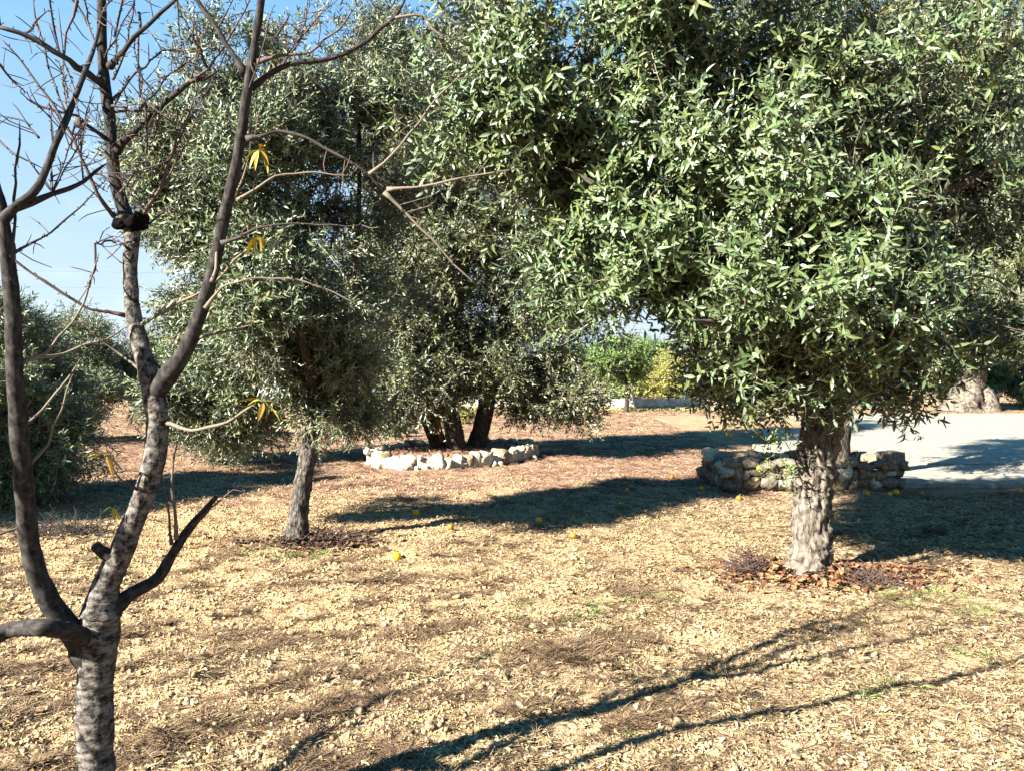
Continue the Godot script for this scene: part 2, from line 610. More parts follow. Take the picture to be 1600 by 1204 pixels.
func soil_colour(x: float, z: float) -> Color:
	var straw := Color(0.3250, 0.2352, 0.1406)
	var soil := Color(0.4150, 0.2920, 0.1615)
	var red := Color(0.3000, 0.1882, 0.1283)
	var mat := Color(0.0950, 0.0588, 0.0342)  # dead weed mat, dark enough to stand for streaky shade too
	var far := Color(0.4000, 0.2695, 0.1662)
	var c := straw.lerp(soil, clampf(0.5 - x * 0.25 + n1.get_noise_2d(x, z) * 0.8, 0, 1))
	var d := -z
	var rd := smoothstep(8.5, 12.0, d - 1.5 * n1.get_noise_2d(x * 0.6, z * 0.6 + 20.0)) * (1.0 - smoothstep(17.0, 26.0, d))
	c = c.lerp(red, clampf(rd * (0.75 + 0.7 * n1.get_noise_2d(x * 0.9 + 5.0, z * 0.9)), 0, 1) * (1.0 if x < 4.0 else 0.5))
	c = c.lerp(far, smoothstep(17.0, 25.0, d))
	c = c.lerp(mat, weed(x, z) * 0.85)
	var v := 1.0 + 0.35 * n1.get_noise_2d(x * 1.7 + 70.0, z * 1.7) + 0.25 * n2.get_noise_2d(x * 6.0, z * 6.0)
	v *= DIM
	return Color(c.r * v, c.g * v, c.b * v)

func lines(inner: float, step: float, outer: float, grow: float) -> PackedFloat32Array:
	var a := PackedFloat32Array()
	var x := 0.0
	var s := step
	while x < outer:
		a.append(x)
		if x > inner: s *= grow
		x += s
	a.append(outer)
	return a

func ground() -> void:
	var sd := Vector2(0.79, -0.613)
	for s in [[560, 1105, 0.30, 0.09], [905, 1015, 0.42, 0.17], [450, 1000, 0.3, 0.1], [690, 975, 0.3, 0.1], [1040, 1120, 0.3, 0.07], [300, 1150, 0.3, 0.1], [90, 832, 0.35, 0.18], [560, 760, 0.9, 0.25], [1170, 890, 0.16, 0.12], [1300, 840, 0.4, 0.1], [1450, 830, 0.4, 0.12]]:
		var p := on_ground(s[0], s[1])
		weed_shade_spots.append([Vector2(p.x, p.z), s[2], s[3], sd.rotated(rf(-0.25, 0.25))])
	var hx := lines(4.5, 0.055, 420.0, 1.06)
	var xs := PackedFloat32Array()
	for i in range(hx.size() - 1, 0, -1): xs.append(-hx[i])
	xs.append_array(hx)
	var zs := PackedFloat32Array()
	for i in range(30, 0, -1): zs.append(-1.5 + pow(i, 1.5) * 0.35)
	for v in lines(7.0, 0.055, 600.0, 1.035): zs.append(-1.5 - v)
	var verts := PackedVector3Array()
	var cols := PackedColorArray()
	var idx := PackedInt32Array()
	for z in zs:
		for x in xs:
			verts.append(Vector3(x, height(x, z), z))
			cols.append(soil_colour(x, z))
	var w := xs.size()
	for j in zs.size() - 1:
		for i in w - 1:
			var a := j * w + i
			idx.append_array([a, a + w, a + 1, a + 1, a + w, a + w + 1])
	var st := st_new()
	var ar := []
	ar.resize(Mesh.ARRAY_MAX)
	ar[Mesh.ARRAY_VERTEX] = verts
	ar[Mesh.ARRAY_COLOR] = cols
	ar[Mesh.ARRAY_INDEX] = idx
	var raw := ArrayMesh.new()
	raw.add_surface_from_arrays(Mesh.PRIMITIVE_TRIANGLES, ar)
	st.create_from(raw, 0)
	st.generate_normals()
	var mesh := st.commit()
	var arr := mesh.surface_get_arrays(0)
	if arr[Mesh.ARRAY_NORMAL][0].y < 0.0:
		st = st_new()
		for k in range(0, idx.size(), 3):
			var t := idx[k]
			idx[k] = idx[k + 1]
			idx[k + 1] = t
		ar[Mesh.ARRAY_INDEX] = idx
		raw = ArrayMesh.new()
		raw.add_surface_from_arrays(Mesh.PRIMITIVE_TRIANGLES, ar)
		st.create_from(raw, 0)
		st.generate_normals()
		mesh = st.commit()
	var o := put("ground", mesh, M.ground)
	o.set_meta("kind", "structure")
	# larger loose stones, each a piece of the ground
	var rocks := []
	for k in 5: rocks.append(lump(2, 0.75, 0.35, 100 + k))
	for k in 290:
		var d := 2.6 + 5.0 * pow(rng.randf(), 1.6)
		var x := rf(-0.72, 0.72) * d
		if x < 0 and rng.randf() < 0.3: x = -x
		var s := rf(0.022, 0.048) * (0.8 + 0.05 * d)
		var r := put("stone", rocks[k % 5], M.clod, o)
		r.transform = Transform3D(Basis.from_euler(Vector3(rf(-0.3, 0.3), rf(0, 6), rf(-0.3, 0.3))) * Basis.from_scale(Vector3(s * rf(0.9, 1.6), s * rf(0.5, 0.8), s)), Vector3(x, height(x, -d) + s * 0.12, -d))

func in_yard(x: float, z: float) -> bool:
	return x > 4.5 and z < -10.2 and z > -27.3

func litter() -> void:
	# straw and dead narrow leaves
	var st := st_new()
	var c1 := Color(1, 1, 1)
	leaf(st, Vector3(-0.5, 0, 0), Vector3.RIGHT, Vector3.UP, 1.0, 0.22, c1, Color(0.95, 0.93, 0.88), 0.16, 0.5)
	var dead := st.commit()
	st = st_new()
	st.set_color(c1 * DIM)
	for k in 3:
		var p := [Vector3(-0.5, 0.0, 0), Vector3(-0.16, 0.035, 0.03), Vector3(0.18, 0.03, 0.0), Vector3(0.5, 0.0, -0.05)]
		var w := Vector3(0, 0, 0.022)
		flat(st, p[k] - w, p[k] + w, p[k + 1] - w, Vector3.UP)
		flat(st, p[k] + w, p[k + 1] + w, p[k + 1] - w, Vector3.UP)
	var straw := st.commit()
	var tones := [Color(0.3981, 0.2890, 0.1543), Color(0.3424, 0.2371, 0.1208), Color(0.4458, 0.3408, 0.1946), Color(0.2706, 0.1741, 0.0872), Color(0.1752, 0.1037, 0.0503), Color(0.3582, 0.2741, 0.1275), Color(0.1035, 0.0607, 0.0321), Color(0.4458, 0.3630, 0.2348)]
	for kind in [["dead_leaf_litter", dead, 118000, 0.020, 0.060, "dead narrow leaves scattered over the dry ground", "dead leaves"], ["straw_litter", straw, 42000, 0.04, 0.10, "pale broken straw strewn over the dry ground", "straw"]]:
		var xs := []
		var cs := PackedColorArray()
		while xs.size() < kind[2]:
			var d := 2.2 * pow(30.0 / 2.2, pow(rng.randf(), 0.95))
			var x := rf(-1, 1) * (0.70 * d + 1.2)
			var z := -d
			if in_yard(x, z): continue
			var dens := clampf(0.42 + 0.20 * x + 2.2 * n1.get_noise_2d(x * 0.9 + 31.0, z * 0.9) + 0.5 * n1.get_noise_2d(x * 3.0, z * 3.0), 0.03, 1.0)
			if d > 9: dens = maxf(dens, 0.5)
			if rng.randf() > dens: continue
			var s := rf(kind[3], kind[4]) * (1.0 + maxf(0.0, d - 5.0) * 0.06)
			var b := Basis.from_euler(Vector3(rf(-0.4, 0.4), rf(0, TAU), rf(-0.35, 0.35))) * Basis.from_scale(Vector3(s, s, s))
			xs.append(Transform3D(b, Vector3(x, height(x, z) + rf(0.002, 0.012), z)))
			var c: Color = tones[rng.randi() % 8]
			c = c.lerp(tones[rng.randi() % 8], rng.randf() * 0.5)
			if rng.randf() < 0.22: c = c * rf(0.25, 0.6)
			var wd := weed(x, z)
			if rng.randf() < wd * 0.8: c = Color(0.11, 0.068, 0.04).lerp(c, rf(0, 0.35))  # litter darkened too over weed mats and painted shade streaks
			if d > 9.5 and rng.randf() < 0.35: c = Color(0.26, 0.14, 0.10).lerp(c, rf(0.1, 0.6))
			cs.append(c)
		meta(many(kind[0], kind[1], M.litter, xs, cs), kind[5], kind[6])
	# gravel
	var peb := lump(1, 0.6, 0.4, 300)
	var xs := []
	var cs := PackedColorArray()
	while xs.size() < 110000:
		var d := 2.2 * pow(12.0 / 2.2, pow(rng.randf(), 0.9))
		var x := rf(-1, 1) * (0.70 * d + 1.2)
		if in_yard(x, -d): continue
		if rng.randf() > clampf(0.65 - 0.16 * x + 1.2 * n1.get_noise_2d(x * 0.8 + 11.0, d * 0.8), 0.15, 1.0): continue
		var s := rf(0.004, 0.010) * (1.0 if rng.randf() < 0.90 else 2.3) * (1.0 + maxf(0.0, d - 4.0) * 0.06)
		xs.append(Transform3D(Basis.from_euler(Vector3(rf(0, 6), rf(0, 6), rf(0, 6))) * Basis.from_scale(Vector3(s * rf(0.9, 1.5), s * rf(0.6, 1.0), s)), Vector3(x, height(x, -d) + s * 0.25, -d)))
		var v := rf(0.6, 1.2) * DIM
		cs.append(Color(0.3894 * v, 0.2577 * v, 0.1254 * v).lerp(Color(0.3948 * v, 0.3000 * v, 0.1853 * v), rng.randf() * 0.5))
	meta(many("gravel", peb, M.pebble, xs, cs), "tan gravel and soil crumbs on the dry ground", "gravel")
	# dead weeds: brown tufts of fine stems lying about, also filling the painted shade streaks
	st = st_new()
	for k in 22:
		var a := rf(0, TAU)
		var b := Vector3(cos(a), 0, sin(a)) * rf(0, 0.35)
		var d := Vector3(cos(a + rf(-1.2, 1.2)), rf(0.15, 1.0), sin(a + rf(-1.2, 1.2))).normalized()
		var L := rf(0.35, 0.9)
		st.set_color(Color(1, 1, 1) * rf(0.7, 1.2) * DIM)
		var side := d.cross(rdir()).normalized() * 0.022
		var m := b + d * L * 0.55 + Vector3(0, 0.03, 0)
		var t := b + d * L + Vector3(rf(-0.1, 0.1), -0.08, rf(-0.1, 0.1))
		flat(st, b - side, b + side, m - side * 0.8, Vector3.UP)
		flat(st, b + side, m + side * 0.8, m - side * 0.8, Vector3.UP)
		flat(st, m - side * 0.8, m + side * 0.8, t, Vector3.UP)
	var tuft := st.commit()
	xs = []
	cs = PackedColorArray()
	while xs.size() < 32000:
		var d := 2.3 * pow(31.0 / 2.3, rng.randf())
		var x := rf(-1, 1) * (0.70 * d + 1.2)
		if in_yard(x, -d): continue
		var w := weed(x, -d)
		var far := smoothstep(8.5, 11.0, d) * (0.18 + 0.7 * n1.get_noise_2d(x * 0.9, d * 0.9))
		if rng.randf() > maxf(maxf(w * 0.9, far), 0.05): continue
		var s := rf(0.05, 0.11) * (1.0 + d * 0.03)
		xs.append(Transform3D(Basis.from_euler(Vector3(rf(-0.3, 0.3), rf(0, 6), rf(-0.3, 0.3))) * Basis.from_scale(Vector3(s, s * rf(0.2, 0.6), s)), Vector3(x, height(x, -d) + 0.002, -d)))
		var c := Color(0.075, 0.047, 0.028).lerp(Color(0.23, 0.155, 0.085), pow(rng.randf(), 1.5))
		if d > 9.0: c = c.lerp(Color(0.28, 0.15, 0.115), rf(0.2, 0.9))
		cs.append(c)
	meta(many("dead_weeds_and_shade", tuft, M.weed, xs, cs), "brown dead weeds matted in patches and in dark streaks standing in for shadow", "weeds")
	# a few living weeds
	xs = []
	cs = PackedColorArray()
	for s in [[1405, 1075, 8, 0.16], [1330, 1085, 6, 0.14], [1530, 1030, 7, 0.15], [1430, 925, 30, 0.3], [1480, 950, 20, 0.3], [985, 940, 16, 0.3], [870, 955, 14, 0.3], [440, 850, 26, 0.22], [470, 868, 14, 0.2], [1205, 888, 10, 0.1], [900, 790, 20, 0.6], [980, 1155, 2, 0.05], [420, 870, 12, 0.25], [150, 880, 16, 0.4]]:
		var p := on_ground(s[0], s[1])
		for k in s[2]:
			var q := p + Vector3(rf(-1, 1), 0, rf(-0.7, 0.7)) * float(s[3])
			q.y = height(q.x, q.z)
			var g := rf(0.05, 0.10)
			xs.append(Transform3D(Basis.from_euler(Vector3(rf(-0.3, 0.3), rf(0, 6), rf(-0.3, 0.3))) * Basis.from_scale(Vector3(g, g * rf(0.7, 1.2), g)), q))
			cs.append(Color(0.15, 0.19, 0.06) * rf(0.7, 1.3))
	var gx := []
	var gc := PackedColorArray()
	for k in 2600:
		var x := rf(-10.0, 9.5)
		var z := -31.2 + 1.1 * pow(rng.randf(), 1.6)
		var g := rf(0.18, 0.42)
		gx.append(Transform3D(Basis.from_euler(Vector3(rf(-0.2, 0.2), rf(0, 6), rf(-0.2, 0.2))) * Basis.from_scale(Vector3(g, g * rf(0.6, 1.1), g)), Vector3(x, height(x, z), z)))
		gc.append(Color(0.42, 0.34, 0.16) * rf(0.7, 1.2))
	meta(many("dry_grass", tuft, M.weed, gx, gc), "dry yellow grass along the foot of the low wall", "grass")
	meta(many("green_weeds", tuft, M.weed, xs, cs), "small green weeds sprouting from the dry ground", "weeds")

# ------------------------------------------------------------------ concrete yard
func yard() -> void:
	var y := thing("yard_pavement", "", "", Vector3(4.75, 0, -10.7))
	y.set_meta("kind", "structure")
	var rows := [0.0, 2.05, 5.3, 9.2, 13.0, 16.4]
	var cols := [0.0, 3.4, 7.0, 11.0, 15.5]
	for j in rows.size() - 1:
		for i in cols.size() - 1:
			if i == 0 and j > 2: continue
			var x0: float = cols[i] + 0.014 + (0.85 if i == 0 and j == 2 else 0.0) + (1.0 if i == 1 and j > 2 else 0.0)
			var x1: float = cols[i + 1] - 0.014
			var z0: float = rows[j] + 0.018
			var z1: float = rows[j + 1] - 0.018
			var top := 0.075 + rf(-0.006, 0.006) + (0.0 if j == 0 else 0.02)
			var st := st_new()
			var e := 0.012
			box(st, Vector3(x0, -0.2, -z1), Vector3(x1, top - e, -z0))
			# chamfered top
			var lo := [Vector3(x0, top - e, -z0), Vector3(x1, top - e, -z0), Vector3(x1, top - e, -z1), Vector3(x0, top - e, -z1)]
			var hi := [Vector3(x0 + e, top, -z0 - e), Vector3(x1 - e, top, -z0 - e), Vector3(x1 - e, top, -z1 + e), Vector3(x0 + e, top, -z1 + e)]
			for k in 4:
				var n: int = (k + 1) % 4
				tri(st, lo[k], lo[n], hi[k], Vector3.UP)
				tri(st, lo[n], hi[n], hi[k], Vector3.UP)
			tri(st, hi[0], hi[1], hi[2], Vector3.UP)
			tri(st, hi[0], hi[2], hi[3], Vector3.UP)
			built("slab", st, M.cement, y)

# ------------------------------------------------------------------ far wall, fences
func far_wall() -> void:
	var w := thing("boundary_wall", "low lime-rendered wall along the far edge of the orchard", "wall", Vector3(0, 0, -31.5))
	var x := -11.0
	while x < 9.0:
		var st := st_new()
		var L := rf(1.8, 2.6)
		var h := 0.40 + rf(-0.02, 0.02)
		box(st, Vector3(x, -0.1, -0.12), Vector3(x + L - 0.012, h, 0.12))
		built("wall_section", st, M.render, w)
		x += L
	var f := thing("wire_fence", "wire fence on pale bent-topped posts above the low rendered wall", "fence", Vector3(0, 0.40, -31.5))
	var px := -10.2
	while px < 9.0:
		var st := st_new()
		tube(st, [Vector3(px, -0.15, 0), Vector3(px, 0.7, 0), Vector3(px, 1.28, 0), Vector3(px - 0.06, 1.42, 0), Vector3(px - 0.26, 1.56, 0)], [0.045, 0.042, 0.042, 0.04, 0.036], 6, 2)
		built("post", st, M.post, f)
		px += 2.13
	for h in [0.1, 0.45, 0.8, 1.15, 1.4]:
		var st := st_new()
		tube(st, [Vector3(-10.2, h, 0.048), Vector3(0, h - 0.02, 0.048), Vector3(8.9, h, 0.048)], [0.004, 0.004, 0.004], 4, 6)
		built("wire", st, M.wire, f)
	var q := on_ground(606, 652)
	var gp := thing("gate_post", "white square gate post left of the stone ring", "post", q)
	var st := st_new()
	box(st, Vector3(-0.13, -0.05, -0.13), Vector3(0.13, 0.58, 0.13))
	built("shaft", st, M.render, gp)
	st = st_new()
	box(st, Vector3(-0.16, 0.583, -0.16), Vector3(0.16, 0.64, 0.16))
	built("cap", st, M.render, gp)
	var r := thing("iron_railing", "dark iron railing behind the old grey olive trunk", "railing", Vector3(19.6, 0, -34.5))
	for k in 5:
		st = st_new()
		box(st, Vector3(k * 1.1 - 0.03, 0, -0.03), Vector3(k * 1.1 + 0.03, 2.2, 0.03))
		built("post", st, M.iron, r)
	for h in [0.9, 1.5, 2.1]:
		st = st_new()
		box(st, Vector3(-0.03, h, 0.033), Vector3(4.43, h + 0.05, 0.063))
		built("rail", st, M.iron, r)
	for k in 2:
		st = st_new()
		var y := 7.3 + k * 1.4
		var pts := []
		var rad := []
		for i in 9:
			var t := i / 8.0
			pts.append(Vector3(-70 + 140 * t, y + 3.0 * pow(2.0 * t - 1.0, 2) * 0.4, -60 - k * 2.0))
			rad.append(0.008)
		tube(st, pts, rad, 4, 4)
		meta(built("overhead_wire", st, M.wire), ["lower of two thin overhead wires crossing the sky", "upper of two thin overhead wires crossing the sky"][k], "overhead wire", "overhead wires")

func bush(called: String, label: String, category: String, p: Vector3, r: Vector3, tint: Color, mesh: Mesh, n: int, s: float, group := "", trunk := 0.0) -> void:
	var t := thing(called, label, category, p, 0.0, group)
	var st := st_new()
	if trunk > 0.0:
		tube(st, [Vector3(0, -0.1, 0), Vector3(0.03, trunk * 0.6, 0.02), Vector3(0.0, trunk + r.y * 0.6, 0)], [0.10 * r.y, 0.075 * r.y, 0.03 * r.y], 8, 3, 0.1)
		built("trunk", st, M.dark_bark, t)
	else:
		for k in 4:
			var a := TAU * k / 4.0 + rf(0, 1)
			tube(st, [Vector3(cos(a) * 0.05, -0.05, sin(a) * 0.05), Vector3(cos(a) * r.x * 0.3, r.y * 0.6, sin(a) * r.z * 0.3), Vector3(cos(a) * r.x * 0.5, r.y * 1.2, sin(a) * r.z * 0.5)], [0.04, 0.03, 0.012], 5, 2)
		built("stems", st, M.dark_bark, t)
	var c := Vector3(0, trunk + r.y, 0)
	crown(t, [[c, r * 0.72, 1.0]], [c * 0.6, c, c + r * 0.3, c - Vector3(r.x, 0, 0) * 0.3], int(10 + n / 60), n, r.y * 0.42, mesh, Vector2(s * 0.8, s * 1.25), tint, M.branch_bark)

func backdrop() -> void:
	var sG := spray(11, 0.06, 0.022, Color(0.085, 0.145, 0.035), Color(0.16, 0.22, 0.08), 7, 3, 0.035, 0.5)
	var sY := spray(12, 0.06, 0.014, Color(0.17, 0.18, 0.045), Color(0.24, 0.25, 0.10), 8, 3, 0.03)
	bush("young_citrus_tree", "young round-crowned citrus tree before the low rendered wall", "tree", on_ground(978, 643), Vector3(1.35, 1.15, 1.3), Color(1.1, 1.1, 1.0), sG, 900, 1.5, "", 0.62)
	var i := 0
	var who := [["broad yellow-green shrub behind the wire fence, leftmost of the row", -9.5], ["dull green shrub behind the fence, seen left of the ring tree", -6.6], ["yellow-tinged shrub behind the fence beyond the ring tree trunks", -3.4], ["green shrub behind the fence under the drooping ring tree branches", -0.4],
		["mustard yellow shrub behind the fence left of the citrus tree", 2.2], ["round green shrub behind the fence right of the citrus tree", 4.9], ["yellow shrub behind the bent fence posts", 6.6], ["feathery olive-green shrub by the right end of the low wall", 8.2], ["dark green shrub right of the low wall's end", 10.4],
		["green shrub behind the near trunk, left of the old olive", 12.7], ["bright green shrub left beside the old grey olive", 15.2], ["low bright shrub right behind the old grey olive", 19.6], ["tall green shrub at the right edge beside the iron railing", 22.4], ["dark shrub beyond the frame's right edge", 25.0]]
	for s in who:
		var yellow := i in [0, 2, 4, 6]
		var z := -33.6 - rf(0, 1.6) - (2.0 if i % 3 == 1 else 0.0)
		var h := rf(1.05, 1.3)
		bush("shrub", s[0], "shrub", Vector3(s[1], 0, z), Vector3(rf(1.6, 2.1), h, 1.2), Color(1.15, 1.1, 0.9) if yellow else Color(0.95, 1.0, 1.0), sY if yellow or i == 7 else sG, 620, 1.9, "shrubs behind the fence")
		i += 1
	# low hedge behind the yard, its shade put into a dark leaf tint
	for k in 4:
		bush("hedge_bush", ["clipped hedge bush tinted dark for shade at the yard's back edge, left end", "clipped hedge bush tinted dark for shade just left of the old grey olive", "clipped hedge bush tinted dark for shade just right of the old grey olive", "clipped hedge bush tinted dark for shade at the right edge behind the yard"][k], "hedge", Vector3([11.2, 13.9, 20.6, 23.2][k], 0, -31.4), Vector3(1.5, 0.5, 0.7), Color(0.6, 0.7, 0.7), sG, 420, 1.2, "low hedge behind the yard")
	# farther trees
	var far := [[-58, -95, 3.2], [-44, -88, 2.6], [-33, -80, 3.4], [-21, -92, 3.0], [-12, -84, 2.7], [-3, -95, 3.2], [6, -78, 2.4], [14, -88, 3.3], [22, -74, 3.0], [31, -82, 3.6], [40, -76, 3.3], [52, -84, 3.8]]
	for k in far.size():
		var f: Array = far[k]
		bush("far_tree", ["far tree at the left edge beyond the orchard", "far tree behind the left almond stem", "far tree behind the main almond stem", "far tree behind the small left olive", "far tree hidden behind the slim olive trunk", "far tree behind the ring tree", "low far tree above the fence right of the ring tree", "far tree above the bent fence posts", "far tree behind the near olive's crown", "far tree left of the old grey olive", "far tree right of the old grey olive", "far tree at the right edge beyond the orchard"][k], "tree", Vector3(f[0], 0, f[1]), Vector3(f[2] * 1.7, f[2] * 0.62, f[2]), Color(0.75, 0.8, 0.8), sG, 420, 4.2, "far trees beyond the fence", 0.6)
	# the old olive behind the yard
	var o := Vector3(17.1, -0.02, -30.4)
	var t := thing("old_olive_tree", "ancient olive with a broad grey flaring trunk behind the yard", "tree", o)
	var st := st_new()
	tube(st, [Vector3(-0.15, -0.15, 0), Vector3(-0.05, 0.25, 0), Vector3(0.12, 0.9, 0), Vector3(0.35, 1.7, 0), Vector3(0.45, 2.2, 0)], [0.95, 0.66, 0.48, 0.42, 0.36], 26, 7, 0.10, 0.35, 1.0, Vector3(3, 0, 1))
	built("trunk", st, M.olive_bark, t)
	st = st_new()
	tube(st, [Vector3(0.75, -0.1, 0.25), Vector3(0.72, 0.45, 0.2), Vector3(0.55, 0.9, 0.1)], [0.42, 0.36, 0.15], 14, 4, 0.15, 0.3)
	built("root_lobe", st, M.olive_bark, t)
	for b in [[Vector3(0.45, 2.1, 0), Vector3(-0.4, 3.0, 0.3), Vector3(-1.6, 3.8, 0.4)], [Vector3(0.45, 2.1, 0), Vector3(1.3, 2.8, 0.2), Vector3(2.2, 3.6, -0.3)], [Vector3(0.45, 2.1, 0), Vector3(0.6, 3.4, -0.4), Vector3(0.5, 4.6, -0.5)]]:
		st = st_new()
		tube(st, b, [0.30, 0.17, 0.08], 10, 4, 0.1, 0.15)
		built("limb", st, M.olive_bark, t)
	var sI := spray(13, 0.06, 0.014, Color(0.08, 0.115, 0.05), Color(0.24, 0.27, 0.18), 8, 3, 0.03)
	crown(t, [[Vector3(0.3, 3.5, 0), Vector3(2.9, 1.1, 2.2), 1.0]], [Vector3(-1.6, 3.8, 0.4), Vector3(2.2, 3.6, -0.3), Vector3(0.5, 4.6, -0.5)], 34, 2400, 0.8, sI, Vector2(1.5, 2.3), Color(1.1, 1.15, 0.9), M.branch_bark)

# ------------------------------------------------------------------ olives
func right_olive(mesh: Mesh) -> void:
	var o := on_ground(1266, 893)
	var D := -o.z
	var t := thing("olive_tree", "near olive with thick pale furrowed trunk and wide leafy crown", "tree", o)
	var p := func(x: float, y: float, dz: float) -> Vector3: return at(x, y, D + dz) - o
	var w := D / F * 0.5
	var st := st_new()
	tube(st, [p.call(1266, 915, 0), p.call(1266, 892, 0), p.call(1267, 860, 0), p.call(1268, 810, 0), p.call(1270, 760, 0), p.call(1279, 700, 0.02), p.call(1288, 650, 0.05), p.call(1296, 605, 0.08)], [66 * w * 2, 38 * w * 2, 30.5 * w * 2, 28 * w * 2, 28.5 * w * 2, 28 * w * 2, 29 * w * 2, 31 * w * 2], 48, 14, 0.26, 0.07, 1.0, o)
	built("trunk", st, M.olive_bark, t)
	var limbs := [
		[[1294, 612, 0.08, 25], [1230, 520, -0.2, 19], [1130, 420, -0.5, 13], [1000, 330, -0.7, 8], [880, 260, -0.8, 1]],
		[[1296, 612, 0.08, 26], [1290, 480, 0.1, 20], [1250, 330, 0.1, 15], [1220, 180, 0.0, 10], [1230, 20, 0.0, 6], [1230, -150, 0, 1]],
		[[1298, 615, 0.08, 27], [1340, 480, 0.1, 19], [1385, 372, 0.1, 13], [1440, 320, 0.1, 12], [1540, 268, 0.2, 10], [1660, 205, 0.4, 5]],
		[[1294, 610, 0.0, 20], [1310, 545, -0.5, 12], [1345, 490, -0.9, 7], [1390, 460, -1.1, 1]],
		[[1296, 610, 0.1, 20], [1250, 480, 0.8, 14], [1130, 300, 1.3, 9], [1050, 180, 1.4, 1]],
		[[1230, 520, -0.2, 12], [1150, 510, -0.9, 8], [1080, 500, -1.3, 1]],
		[[1000, 330, -0.7, 7], [900, 200, -0.4, 5], [800, 120, -0.2, 1]]]
	var joints := []
	for L in limbs:
		var pts := []
		var rad := []
		for q in L:
			pts.append(p.call(q[0], q[1], q[2]))
			rad.append(q[3] * w * 2)
		st = st_new()
		tube(st, pts, rad, 12, 5, 0.12, 0.12, 1.0, o)
		built("limb", st, M.olive_bark, t)
		for i in range(1, pts.size()):
			joints.append(pts[i])
			joints.append(pts[i].lerp(pts[i - 1], 0.5))
	voids = [[at(1510, 592, D - 0.5), Vector3(0.42, 0.27, 1.8)], [at(1440, 680, D - 0.3), Vector3(0.36, 0.24, 1.6)], [at(1478, 330, D - 0.75), Vector3(0.50, 0.34, 0.95)], [at(1560, 400, D - 0.5), Vector3(0.42, 0.36, 1.2)], [at(1110, 195, D - 0.4), Vector3(0.22, 0.26, 1.2)], [at(1000, 520, D), Vector3(0.4, 0.3, 1.5)], [at(745, 120, D), Vector3(0.18, 0.3, 1.0)], [at(1440, 300, D - 0.9) + Vector3(-0.45, 0.35, 0.3), Vector3(0.6, 0.42, 0.7)]]
	var E := [
		env(o, 1250, 300, D, 290, 220, 1.6, 9.0), env(o, 1010, 250, D - 0.1, 150, 150, 1.1, 3.2), env(o, 850, 250, D - 0.3, 95, 130, 0.8, 1.9), env(o, 1010, 320, D + 1.3, 110, 110, 0.8, 1.6), env(o, 975, 420, D - 0.6, 95, 55, 0.5, 1.0), env(o, 1100, 80, D, 240, 140, 1.2, 3.0),
		env(o, 1430, 465, D - 0.9, 150, 75, 0.8, 1.8), env(o, 1330, 430, D - 1.0, 110, 110, 0.6, 1.4), env(o, 1220, 480, D - 0.9, 120, 75, 0.7, 2.0), env(o, 1290, 556, D, 130, 40, 0.7, 1.1), env(o, 1375, 560, D, 55, 30, 0.5, 0.4), env(o, 1165, 572, D - 0.3, 35, 38, 0.3, 0.4), env(o, 1600, 480, D - 0.8, 50, 60, 0.5, 0.5),
		env(o, 1280, -120, D, 330, 120, 1.5, 3.0), env(o, 1480, 120, D, 190, 170, 1.2, 3.0), env(o, 1330, 660, D + 0.25, 30, 40, 0.25, 0.22), env(o, 780, 130, D - 0.3, 70, 110, 0.5, 0.6)]
	crown(t, E, joints, 135, 3900, 0.36, mesh, Vector2(0.7, 1.1), Color(1.0, 1.0, 1.0), M.branch_bark, 0.12, 240, 2.6, -0.01)
	voids = []
	# a leafy shoot from the trunk's left side
	st = st_new()
	for b in [[[1262, 760, 0], [1246, 725, -0.12], [1228, 690, -0.16]], [[1258, 745, 0], [1240, 745, -0.15], [1220, 752, -0.2]]]:
		var pts := []
		for q in b: pts.append(p.call(q[0], q[1], q[2]))
		tube(st, pts, [0.008, 0.006, 0.003], 5, 3)
	built("shoot", st, M.branch_bark, t)
	var xs := []
	var cs := PackedColorArray()
	for k in 6:
		var c: Vector3 = p.call(rf(1210, 1255), rf(680, 770), -0.18 + rf(-0.08, 0.08))
		var d := (Vector3(-0.6, 0.2, 0.4) + rdir() * 0.6).normalized()
		var s := rf(0.38, 0.6)
		xs.append(Transform3D(basis_y(d, rf(0, 6), Vector3(s, s, s)), c))
		cs.append(Color(1.15, 1.15, 0.95))
	many("shoot_leaves", mesh, M.leaf, xs, cs, t)
	debris(o, "fallen_leaf_pile", "russet fallen leaves heaped round the near olive's thick trunk", 270, 900, Vector2(0.95, 0.48), [Color(0.2231, 0.0950, 0.0416), Color(0.2975, 0.1449, 0.0665), Color(0.1487, 0.0619, 0.0299), Color(0.3400, 0.1950, 0.0914), Color(0.0956, 0.0420, 0.0233)], Vector3(0.12, 0, 0.10), 0.062)
	# the dangling dead sprig
	var h: Vector3 = at(1440, 684, 8.2)
	var hs := thing("hanging_sprig", "dead sprig dangling on a thread before the bright yard", "sprig", h)
	st = st_new()
	tube(st, [Vector3(-0.09, 0.20, 0), Vector3(-0.05, 0.09, 0), Vector3(0, 0, 0)], [0.0015, 0.0015, 0.002], 4, 3)
	built("thread", st, M.twig_dark, hs)
	for k in 7:
		st = st_new()
		leaf(st, Vector3(rf(-0.02, 0.02), 0, 0), Vector3(rf(-1, 1), rf(-0.4, 0.5), rf(-0.5, 0.5)), Vector3.UP, rf(0.035, 0.07), 0.018, Color(0.07, 0.055, 0.045), Color(0.1, 0.08, 0.06))
		put("dead_leaf", st.commit(), M.litter, hs)

